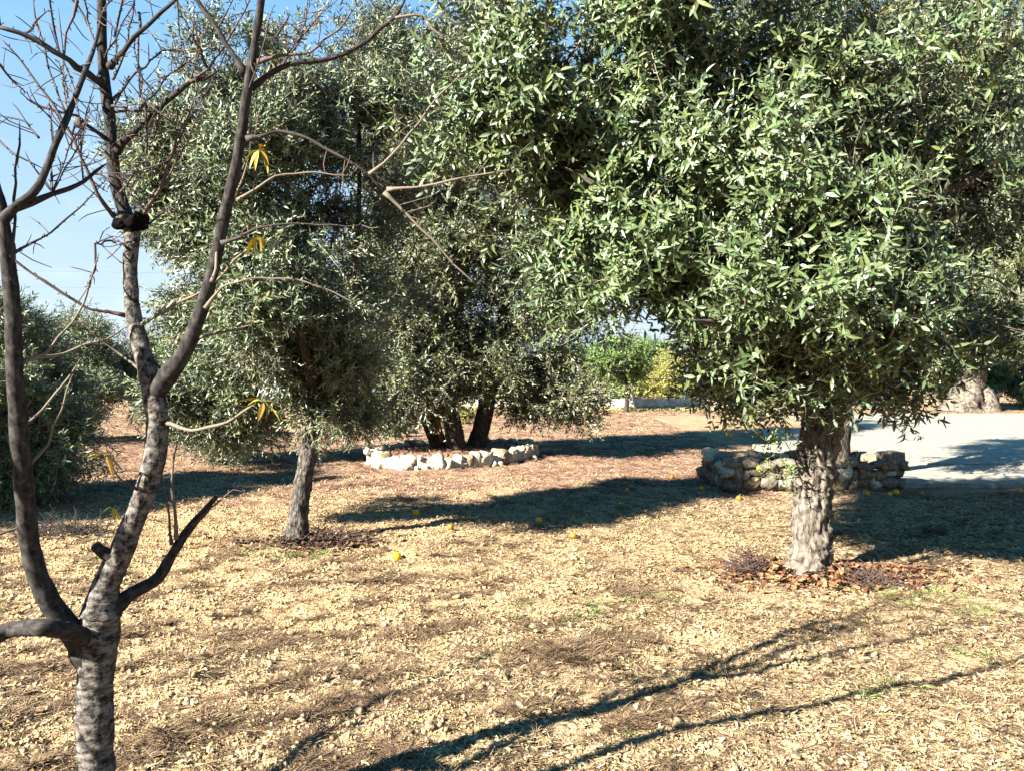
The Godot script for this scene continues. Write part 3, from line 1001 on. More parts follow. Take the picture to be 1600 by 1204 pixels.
# a pile of fallen leaves and twigs round a trunk: the nearest leaves are pieces of their own
func debris(o: Vector3, called: String, label: String, singles: int, more: int, r: Vector2, tones: Array, shift: Vector3, size: float) -> void:
	var t := thing(called, label, "leaf pile", o)
	var shapes := []
	for tone in tones:
		for k in 2:
			var st := st_new()
			leaf(st, Vector3(-0.5, 0.1, 0), Vector3.RIGHT, Vector3.UP, 1.0, rf(0.4, 0.65), tone, tone * 0.85, rf(0.05, 0.3), rf(0.05, 0.45), 0.5)
			shapes.append(st.commit())
	var ws := st_new()
	leaf(ws, Vector3(-0.5, 0.1, 0), Vector3.RIGHT, Vector3.UP, 1.0, 0.6, Color.WHITE, Color(0.85, 0.85, 0.85), 0.3, 0.5, 0.5)
	var white := ws.commit()
	var xs := []
	var cs := PackedColorArray()
	for k in singles + more:
		var a := rf(0, TAU)
		var q := pow(rng.randf(), 0.75) * rf(0.55, 1.4)
		var p := Vector3(cos(a) * r.x * q, 0, sin(a) * r.y * q) + shift
		var hgt := 0.10 * maxf(0.0, 1.0 - q) * rf(0.2, 1.0)
		p.y = height(o.x + p.x, o.z + p.z) - o.y + hgt + 0.008
		var s := size * rf(0.6, 1.3)
		var x := Transform3D(Basis.from_euler(Vector3(rf(-0.5, 0.5), rf(0, TAU), rf(-0.4, 0.4))) * Basis.from_scale(Vector3(s, s, s)), p)
		if k < singles and p.z > -0.25:
			put("fallen_leaf", shapes[rng.randi() % shapes.size()], M.litter, t).transform = x
		else:
			xs.append(x)
			cs.append(tones[rng.randi() % tones.size()] * rf(0.6, 1.0))
	many("leaf_mat", white, M.litter, xs, cs, t)
	var st := st_new()
	for k in 110:
		var a := rf(0, TAU)
		var q := pow(rng.randf(), 0.6)
		var p := Vector3(cos(a) * r.x * q, 0, sin(a) * r.y * q) + shift
		p.y = height(o.x + p.x, o.z + p.z) - o.y + rf(0.01, 0.08)
		var d := Vector3(rf(-1, 1), rf(-0.15, 0.35), rf(-1, 1)).normalized() * rf(0.06, 0.22)
		tube(st, [p - d * 0.5, p + rdir() * 0.012, p + d * 0.5], [0.0022, 0.002, 0.0012], 4, 2)
	built("twigs", st, M.twig_red, t).set_meta("kind", "stuff")

func left_olive(mesh: Mesh) -> void:
	var o := on_ground(463, 846)
	var D := -o.z
	var t := thing("slim_olive_tree", "slim dark leaning olive trunk with tall crown, left of centre", "tree", o)
	var p := func(x: float, y: float, dz: float) -> Vector3: return at(x, y, D + dz) - o
	var w := D / F
	var st := st_new()
	tube(st, [p.call(462, 862, 0), p.call(463, 842, 0), p.call(467, 800, 0), p.call(472, 760, 0), p.call(481, 710, 0.02), p.call(487, 665, 0.05), p.call(492, 610, 0.05)], [34 * w, 19 * w, 14.5 * w, 13.5 * w, 12.7 * w, 12 * w, 11.5 * w], 30, 9, 0.20, 0.04, 1.0, o)
	built("trunk", st, M.slim_bark, t)
	var joints := []
	for L in [[[491, 620, 0.05, 12], [480, 500, 0.1, 9], [455, 360, 0.1, 6], [440, 200, 0.1, 3]], [[491, 620, 0.05, 11], [420, 540, -0.2, 7], [330, 450, -0.4, 4], [270, 350, -0.4, 2]], [[491, 620, 0.05, 11], [540, 500, 0.2, 7], [560, 340, 0.3, 4], [560, 160, 0.3, 2.5]], [[491, 620, 0.05, 10], [470, 520, -0.6, 6], [430, 420, -0.9, 3]], [[491, 620, 0.05, 9], [400, 600, 0.3, 5], [290, 590, 0.4, 3]]]:
		var pts := []
		var rad := []
		for q in L:
			pts.append(p.call(q[0], q[1], q[2]))
			rad.append(q[3] * w)
		st = st_new()
		tube(st, pts, rad, 9, 4, 0.1, 0.0, 1.0, o)
		built("limb", st, M.dark_bark, t)
		for i in range(1, pts.size()): joints.append_array([pts[i], pts[i].lerp(pts[i - 1], 0.5)])
	var E := [env(o, 450, 380, D, 165, 200, 1.1, 6.0), env(o, 315, 300, D - 0.2, 95, 95, 0.6, 1.6), env(o, 400, 190, D, 90, 85, 0.6, 1.4), env(o, 540, 220, D + 0.4, 100, 120, 0.7, 2.4), env(o, 330, 460, D - 0.2, 90, 100, 0.7, 1.6), env(o, 470, 470, D - 0.6, 95, 90, 0.5, 1.5), env(o, 480, 580, D, 105, 55, 0.8, 1.6), env(o, 320, 600, D + 0.2, 90, 60, 0.6, 1.1), env(o, 250, 240, D - 0.1, 45, 32, 0.3, 0.35), env(o, 610, 130, D + 0.6, 60, 60, 0.6, 0.7), env(o, 575, 80, D + 0.5, 75, 70, 0.5, 1.0)]
	crown(t, E, joints, 100, 3300, 0.31, mesh, Vector2(0.7, 1.1), Color(1.0, 1.0, 1.0), M.branch_bark, 0.05, 0, 2.4, 0.05)
	debris(o, "brush_pile", "brown dry twigs and leaves piled at the slim olive's foot", 150, 500, Vector2(0.72, 0.36), [Color(0.1020, 0.0553, 0.0340), Color(0.1530, 0.0850, 0.0510), Color(0.0595, 0.0357, 0.0255), Color(0.2040, 0.1275, 0.0765)], Vector3(0.16, 0, 0.05), 0.06)
	heap("heap of dry pruned twigs against the slim olive trunk", o + Vector3(0.26, 0, -0.02), Vector3(0.42, 0.15, 0.26), 260, M.twig_red)
	heap("dark low mat of dry brush at the left, behind the left almond stem", on_ground(100, 834), Vector3(0.5, 0.10, 0.25), 240, M.twig_dark)
	heap("dark wispy brush tuft left of the near olive's thick trunk", on_ground(1168, 893), Vector3(0.13, 0.20, 0.12), 220, M.twig_red)
	heap("dark brush tangle on the russet leaf pile, right of the thick trunk", on_ground(1362, 908), Vector3(0.22, 0.07, 0.14), 220, M.twig_red)

func heap(label: String, b: Vector3, r: Vector3, n: int, mat: Material) -> void:
	b.y = height(b.x, b.z)
	var st := st_new()
	for k in n:
		var q := pow(rng.randf(), 0.6)
		var an := rf(0, TAU)
		var a := Vector3(cos(an) * r.x * q, r.y * (1.0 - q * q) * rng.randf(), sin(an) * r.z * q)
		var d := Vector3(rf(-1, 1), rf(-0.1, 0.7), rf(-1, 1)).normalized() * rf(0.08, 0.30) * (0.5 + r.x)
		tube(st, [a, a + d * 0.5 + rdir() * 0.02, a + d], [0.0030, 0.0025, 0.0014], 4, 2)
	var tw := thing("twig_heap", label, "twigs", b)
	built("dry_twigs", st, mat, tw).set_meta("kind", "stuff")

func small_olives(mesh: Mesh) -> void:
	var list := [
		["bushy_olive_tree", "low bushy olive at the left edge with leaves down to the ground", Vector3(-6.3, 0, -9.8), [[Vector3(0, 1.15, 0), Vector3(1.0, 0.95, 1.0), 4.0], [Vector3(0.45, 0.5, 0.2), Vector3(0.75, 0.35, 0.6), 1.5], [Vector3(0.1, 2.15, 0), Vector3(0.55, 0.5, 0.5), 1.2]], 2500],
		["pale_olive_tree", "small pale green olive behind the almond, leafy to the ground", Vector3(-5.0, 0, -13.6), [[Vector3(0, 1.45, 0), Vector3(1.15, 0.95, 1.0), 4.0], [Vector3(0.3, 0.7, 0.3), Vector3(1.2, 0.4, 0.7), 1.6]], 2600],
		["shade_olive_tree", "olive just outside the left edge, known by its shadow bands", Vector3(-8.3, 0, -7.2), [[Vector3(0, 2.0, 0), Vector3(1.1, 1.1, 1.1), 4.0]], 1500],
		["distant_olive_tree", "rounded olive farther back between the left almond stems", Vector3(-9.5, 0, -17.5), [[Vector3(0, 1.5, 0), Vector3(1.6, 1.1, 1.4), 4.0]], 2200]]
	for s in list:
		var o: Vector3 = s[2]
		o.y = height(o.x, o.z)
		var t := thing(s[0], s[1], "tree", o)
		var st := st_new()
		tube(st, [Vector3(0, -0.1, 0), Vector3(0.03, 0.3, 0), Vector3(0.08, 0.8, 0.02), Vector3(0.02, 1.7, 0)], [0.14, 0.10, 0.085, 0.04], 14, 5, 0.15, 0.14, 1.0, o)
		built("trunk", st, M.dark_bark, t)
		var joints := [Vector3(0.08, 0.8, 0.02), Vector3(0.02, 1.7, 0)]
		for k in 5:
			var a := TAU * k / 5.0 + 0.4
			var q := [Vector3(0.06, 0.7, 0.01), Vector3(cos(a) * 0.4, 1.0, sin(a) * 0.4), Vector3(cos(a) * 0.85, 1.35, sin(a) * 0.85)]
			st = st_new()
			tube(st, q, [0.05, 0.032, 0.014], 7, 3, 0.1)
			built("limb", st, M.dark_bark, t)
			joints.append_array([q[1], q[2]])
		crown(t, s[3], joints, 48, int(s[4] * 0.75), 0.36, mesh, Vector2(0.75, 1.15), Color(1.02, 1.05, 1.0) if s[0].begins_with("pale") else Color(1.05, 1.08, 1.0), M.branch_bark, 0.1)

func ring_tree(mesh: Mesh) -> void:
	var o := on_ground(708, 716)
	# the ring of stones
	var g := thing("stone_ring", "whitish rough stone ring raised round the three-stemmed tree", "planter", o)
	var rocks := []
	for k in 6: rocks.append(lump(3, 0.42, 0.22, 200 + k))
	g.rotation.y = deg_to_rad(-30.0)
	var rx := 1.18
	var rz := 1.72
	var n := 56
	for k in n:
		var a := TAU * k / n + rf(-0.02, 0.02)
		var c := Vector3(cos(a) * rx, 0, sin(a) * rz - 0.1)
		var h := rf(0.17, 0.30)
		var r := put("stone", rocks[rng.randi() % 6], M.tan_stone if rng.randf() < 0.14 else M.pale_stone, g)
		r.transform = Transform3D(Basis.from_euler(Vector3(rf(-0.12, 0.12), PI * 0.5 - a + rf(-0.35, 0.35), rf(-0.3, 0.3))) * Basis.from_scale(Vector3(TAU * 1.58 / n * rf(0.8, 1.7), h, rf(0.18, 0.30))), c + Vector3(0, h * 0.38, 0))
	for k in 40:
		var a := rf(-0.4, PI + 0.3)
		var s := rf(0.07, 0.14)
		var r := put("stone", rocks[k % 6], M.pale_stone, g)
		r.transform = Transform3D(Basis.from_euler(Vector3(rf(0, 6), rf(0, 6), 0)) * Basis.from_scale(Vector3(s, s, s)), Vector3(cos(a) * (rx + rf(-0.05, 0.22)), rf(0.02, 0.26) if rng.randf() < 0.6 else 0.03, sin(a) * (rz + rf(-0.05, 0.2)) - 0.1))
	var st := st_new()
	var prev := []
	for j in 5:
		var ring := []
		for k in 32:
			var a := TAU * k / 32.0
			var q := j / 4.0
			ring.append(Vector3(cos(a) * (rx - 0.06) * q, 0.15 + 0.06 * (1.0 - q) + 0.03 * n1.get_noise_2d(cos(a) * q * 4.0, sin(a) * q * 4.0), sin(a) * (rz - 0.06) * q - 0.1))
		if j:
			for k in 32:
				tri(st, prev[k], prev[(k + 1) % 32], ring[k], Vector3.UP)
				tri(st, prev[(k + 1) % 32], ring[(k + 1) % 32], ring[k], Vector3.UP)
		prev = ring
	var sm := plain("red_soil", Color.WHITE, 0.97)
	sm.albedo_texture = noise_tex(0.03, [[0.2, lin(0.10, 0.055, 0.036)], [0.5, lin(0.22, 0.125, 0.08)], [0.8, lin(0.30, 0.20, 0.13)]], 512, FastNoiseLite.TYPE_SIMPLEX_SMOOTH, 6, 51, 0.7)
	sm.uv1_triplanar = true
	sm.uv1_world_triplanar = true
	built("soil", st, sm, g)
	st = st_new()
	var core := []
	var cr := []
	for k in 33:
		var a := TAU * k / 32.0
		core.append(Vector3(cos(a) * rx, 0.06, sin(a) * rz - 0.1))
		cr.append(0.115)
	tube(st, core, cr, 10, 2, 0.25)
	built("mortar", st, M.pale_stone, g)
	var ls := st_new()
	leaf(ls, Vector3(-0.5, 0.05, 0), Vector3.RIGHT, Vector3.UP, 1.0, 0.35, Color.WHITE, Color(0.9, 0.9, 0.9), 0.3, 0.5)
	var lx := []
	var lc := PackedColorArray()
	for k in 900:
		var a := rf(0, TAU)
		var q := sqrt(rng.randf()) * 0.93
		var s := rf(0.05, 0.10)
		lx.append(Transform3D(Basis.from_euler(Vector3(rf(-0.5, 0.5), rf(0, 6), rf(-0.5, 0.5))) * Basis.from_scale(Vector3(s, s, s)), Vector3(cos(a) * rx * q, 0.165 + 0.06 * (1.0 - q), sin(a) * rz * q - 0.1)))
		lc.append(Color(0.30, 0.17, 0.10).lerp(Color(0.12, 0.07, 0.045), rng.randf()))
	many("dead_leaves", ls.commit(), M.litter, lx, lc, g)
	# the tree
	var b := o + Vector3(0.05, 0.17, -0.1)
	var D := -b.z
	var t := thing("three_stemmed_tree", "tall dark tree of three leaning stems standing inside the stone ring", "tree", b)
	var p := func(x: float, y: float, dz: float) -> Vector3: return at(x, y, D + dz) - b
	var w := D / F
	var joints := []
	var stems := [
		[[690, 712, 0.1, 14], [682, 685, 0.1, 13], [668, 650, 0.1, 12.5], [655, 610, 0.1, 12], [640, 520, 0.2, 9], [630, 380, 0.2, 6], [640, 220, 0.1, 3]],
		[[716, 720, -0.2, 17], [713, 695, -0.2, 14.5], [706, 655, -0.2, 13.5], [700, 610, -0.2, 13], [715, 480, -0.2, 10], [740, 320, -0.2, 7], [750, 140, -0.2, 3.5]],
		[[738, 712, 0.25, 15], [745, 690, 0.25, 14], [757, 650, 0.25, 13.5], [766, 600, 0.25, 13], [790, 480, 0.3, 9], [830, 350, 0.4, 6], [850, 220, 0.4, 3]]]
	for L in stems:
		var pts := []
		var rad := []
		for q in L:
			pts.append(p.call(q[0], q[1], q[2]))
			rad.append(q[3] * w)
		st = st_new()
		tube(st, pts, rad, 18, 6, 0.18, 0.07, 1.0, Vector3(L[0][0], 0, 0))
		built("trunk", st, M.dark_bark, t)
		for i in range(4, pts.size()): joints.append_array([pts[i], pts[i].lerp(pts[i - 1], 0.5)])
	st = st_new()
	tube(st, [p.call(690, 692, -0.05), p.call(686, 668, -0.05), p.call(680, 640, -0.05)], [2 * w, 5 * w, 4 * w], 10, 4, 0.25)
	var hw := built("bare_wood", st, M.heart, t)
	hw.set_meta("label", "orange-brown bare wood showing between the stems")
	var E := [env(b, 735, 340, D, 165, 240, 1.6, 9.0), env(b, 650, 480, D, 90, 140, 1.2, 3.0), env(b, 870, 470, D, 70, 110, 1.1, 2.2), env(b, 855, 600, D + 0.2, 65, 52, 0.8, 1.0), env(b, 635, 590, D - 0.4, 75, 48, 0.8, 1.3), env(b, 745, 560, D, 90, 42, 1.0, 1.1), env(b, 730, 80, D, 90, 80, 1.1, 1.6)]
	crown(t, E, joints, 150, 5600, 0.50, mesh, Vector2(0.9, 1.4), Color(0.92, 0.92, 0.85), M.branch_bark, 0.16, 0, 2.3)
	# a short log and low yellow shrub behind the ring
	var lg := thing("cut_log", "short brown cut log lying left of the stone ring", "log", on_ground(640, 676))
	st = st_new()
	tube(st, [Vector3(-0.16, 0.09, 0.03), Vector3(0, 0.10, 0), Vector3(0.19, 0.11, -0.03)], [0.085, 0.10, 0.09], 12, 3, 0.1)
	built("bole", st, M.olive_bark, lg)
	var sY := spray(15, 0.05, 0.012, Color(0.22, 0.22, 0.05), Color(0.28, 0.28, 0.11), 7, 3, 0.03)
	bush("low_shrub", "low yellow-green shrub beside the cut log", "shrub", on_ground(612, 682), Vector3(0.45, 0.20, 0.3), Color(1.2, 1.15, 0.9), sY, 90, 0.8)
	bush("low_shrub", "small yellow shrub at the low wall, between the ring tree's stems", "shrub", on_ground(727, 662), Vector3(0.35, 0.25, 0.3), Color(1.2, 1.15, 0.9), sY, 70, 0.9)

func corner_tree(mesh: Mesh) -> void:
	var o := on_ground(1275, 768)
	o.x -= 0.0
	var D := -o.z
	var g := thing("stone_planter", "low rubble stone planter at the yard's corner behind the near trunk", "planter", o)
	var L := 1.16         # half length
	var dp := 1.5        # depth, going back
	var H := 0.30
	var rocks := []
	for k in 8: rocks.append(lump(3, 0.62, 0.30, 400 + k))
	var st := st_new()
	box(st, Vector3(-L + 0.07, -0.05, -0.20), Vector3(L - 0.07, H - 0.06, -0.07))
	box(st, Vector3(-L + 0.07, -0.05, -dp + 0.07), Vector3(-L + 0.22, H - 0.062, -0.203))
	box(st, Vector3(L - 0.22, -0.05, -dp + 0.07), Vector3(L - 0.07, H - 0.058, -0.203))
	box(st, Vector3(-L + 0.223, -0.05, -dp + 0.07), Vector3(L - 0.223, H - 0.064, -dp + 0.2))
	var mort := plain("lime_mortar", lin(0.26, 0.20, 0.13), 0.97)
	built("mortar", st, mort, g)
	var sides := [[Vector3(-L, 0, -0.11), Vector3(1, 0, 0), 2.0 * L], [Vector3(-L + 0.12, 0, -dp + 0.05), Vector3(0, 0, 1), dp - 0.2], [Vector3(L - 0.12, 0, -0.2), Vector3(0, 0, -1), dp - 0.25], [Vector3(L - 0.2, 0, -dp + 0.12), Vector3(-1, 0, 0), 2.0 * L - 0.4]]
	for s in sides:
		var y := 0.0
		var row := 0
		while y < H - 0.03:
			var h: float = [0.15, 0.12, 0.10, 0.1][row]
			var x := rf(-0.05, 0.02)
			while x < s[2] - 0.04:
				var wd := rf(0.09, 0.24)
				if x + wd > s[2]: wd = maxf(0.1, s[2] - x)
				var r := put("stone", rocks[rng.randi() % 8], [M.tan_stone, M.grey_stone, M.tan_stone, M.pale_stone, M.grey_stone][rng.randi() % 5], g)
				var hh := h * rf(0.85, 1.55)
				var dir: Vector3 = s[1]
				r.transform = Transform3D(Basis.from_euler(Vector3(rf(-0.1, 0.1), atan2(-dir.z, dir.x) + rf(-0.12, 0.12), rf(-0.18, 0.18))) * Basis.from_scale(Vector3(wd * 1.12, hh, rf(0.20, 0.28))), s[0] + dir * (x + wd * 0.5) + Vector3(0, y + h * 0.5 + rf(-0.03, 0.03), 0) + dir.cross(Vector3.UP) * rf(-0.02, 0.03))
				x += wd
			y += h * 0.98
			row += 1
	st = st_new()
	var cap := put("capstone", lump(3, 0.18, 0.08, 431), M.grey_stone, g)
	cap.transform = Transform3D(Basis.from_euler(Vector3(0, 0.1, 0.03)) * Basis.from_scale(Vector3(0.26, 0.20, 0.28)), Vector3(L - 0.12, H + 0.09, -0.16))
	st = st_new()
	box(st, Vector3(-L + 0.225, -0.02, -dp + 0.203), Vector3(L - 0.225, H - 0.12, -0.205))
	built("soil", st, plain("planter_soil", lin(0.20, 0.14, 0.085), 0.97), g)
	# tree in the planter
	var b := Vector3(o.x + (1306 - 1275) * D / F, o.y + H - 0.12, o.z - 0.75)
	var d := -b.z
	var t := thing("corner_tree", "dark-trunked tree in the rubble planter, mostly hidden by the near olive", "tree", b)
	var p := func(x: float, y: float, dz: float) -> Vector3: return at(x, y, d + dz) - b
	var joints := []
	var k := d / F
	for Q in [[[1308, 735, 0, 22], [1310, 700, 0, 18], [1314, 640, 0, 16], [1322, 560, 0, 15]], [[1322, 565, 0, 14], [1350, 450, 0.2, 10], [1390, 300, 0.4, 7], [1430, 130, 0.4, 4]], [[1322, 565, 0, 12], [1420, 440, -0.2, 9], [1530, 380, -0.3, 5], [1640, 300, -0.3, 3]], [[1322, 565, 0, 11], [1290, 420, 0.4, 7], [1270, 260, 0.7, 4]], [[1322, 565, 0, 11], [1440, 500, 0.5, 7], [1560, 480, 0.9, 4]]]:
		var pts := []
		var rad := []
		for q in Q:
			pts.append(p.call(q[0], q[1], q[2]))
			rad.append(q[3] * k)
		st = st_new()
		tube(st, pts, rad, 14, 5, 0.12, 0.1, 1.0, b)
		built("trunk" if joints.is_empty() else "limb", st, M.dark_bark, t)
		for i in range(1, pts.size()): joints.append_array([pts[i], pts[i].lerp(pts[i - 1], 0.5)])
	voids = [[at(1515, 592, d), Vector3(0.8, 0.5, 3.2)], [at(1540, 420, d), Vector3(0.55, 0.4, 1.3)], [at(1330, 200, d), Vector3(0.35, 0.4, 2.5)]]
	var E := [env(b, 1450, 280, d, 230, 210, 2.2, 8.0), env(b, 1590, 420, d - 0.3, 120, 130, 1.4, 3.0), env(b, 1420, 545, d + 0.4, 90, 40, 1.0, 0.9), env(b, 1560, 260, d + 1.2, 170, 150, 1.4, 3.0), env(b, 1400, 30, d, 260, 130, 1.9, 3.5)]
	crown(t, E, joints, 110, 4300, 0.50, mesh, Vector2(0.85, 1.35), Color(0.95, 1.0, 0.9), M.branch_bark, 0.1, 0, 2.3)
	voids = []

# ------------------------------------------------------------------ fallen oranges
func fruit() -> void:
	var body := st_new()
	var stem := st_new()
	for j in 12:
		for i in 18:
			var q := []
			for c in [[0, 0], [1, 0], [1, 1], [0, 1]]:
				var th: float = PI * (j + c[1]) / 12.0
				var ph: float = TAU * (i + c[0]) / 18.0
				var r := 1.0 - 0.10 * exp(-th * th * 14.0) + 0.03 * n1.get_noise_3d(sin(th) * cos(ph), cos(th), sin(th) * sin(ph))
				q.append(Vector3(sin(th) * cos(ph), cos(th) * 0.95, sin(th) * sin(ph)) * r * 0.5)
			tri(body, q[0], q[1], q[2], q[0] + q[2])
			tri(body, q[0], q[2], q[3], q[0] + q[2])
	body.generate_normals()
	tube(stem, [Vector3(0, 0.41, 0), Vector3(0.01, 0.46, 0), Vector3(0.02, 0.50, 0.01)], [0.06, 0.03, 0.03], 6, 2)
	stem.generate_normals()
	var bm := body.commit()
	var sm := stem.commit()
	var proto: Node3D = null
	var spots := [
		[620, 870, 0, "yellow", "bright yellow orange nearest the camera, right of the twig heap"], [650, 807, 0, "yellow", "small yellow orange beyond it, in sun above the russet one"], [704, 832, 0, "old", "russet orange lying in the striped tree shade left of centre"],
		[842, 814, 0, "yellow", "yellow orange at the upper rim of the middle shadow band"], [896, 841, 0, "old", "dull orange in the lowest middle shadow band"], [980, 769, 0, "", "orange alone in the tree shade left of the stone planter"],
		[1097, 763, 0, "", "orange just left of the stone planter's left end"], [1155, 779, 0, "old", "shaded orange against the foot of the planter, left of the near trunk"], [1186, 722, 0.40, "", "orange resting on top of the stone planter left of the near trunk"],
		[1355, 777, 0, "", "first orange right of the near trunk, below the planter"], [1391, 775, 0, "yellow", "left orange of the touching pair at the planter's right corner"], [1401, 774, 0, "yellow", "right orange of the touching pair at the planter's right corner"],
		[1384, 703, 0.40, "old", "orange on the planter beside its square capstone"], [1440, 773, 0, "old", "brownish old orange before the yard slab edge"], [1593, 769, 0, "", "orange at the right edge before the yard slab"], [1050, 748, 0, "old", "dim orange in the shadow, far left of the planter"], [1092, 744, 0, "old", "dim orange in the shadow behind the planter's left orange"]]
	for s in spots:
		var p := on_ground(s[0], s[1])
		if s[2] > 0:
			p = at(s[0], s[1], 10.15)
			p.y = 0.325
		var t: Node3D
		if proto == null:
			t = thing("fallen_orange", s[4], "orange", p)
			put("peel", bm, M.peel, t)
			put("stem_end", sm, M.fruit_stem, t)
			proto = t
		else:
			t = proto.duplicate()
			t.name = numbered("fallen_orange")
			add_child(t)
		t.position = p + Vector3(0, rf(0.018, 0.03), 0)
		meta(t, s[4], "orange", "oranges fallen under the trees")
		var mat: Material = M.peel_yellow if s[3] == "yellow" else M.peel_old if s[3] == "old" else M.peel
		t.get_child(0).material_override = mat
		var r := rf(0.060, 0.078)
		t.basis = Basis.from_euler(Vector3(rf(0.3, 1.6), rf(0, 6), rf(-1, 1))) * Basis.from_scale(Vector3(r, r, r))

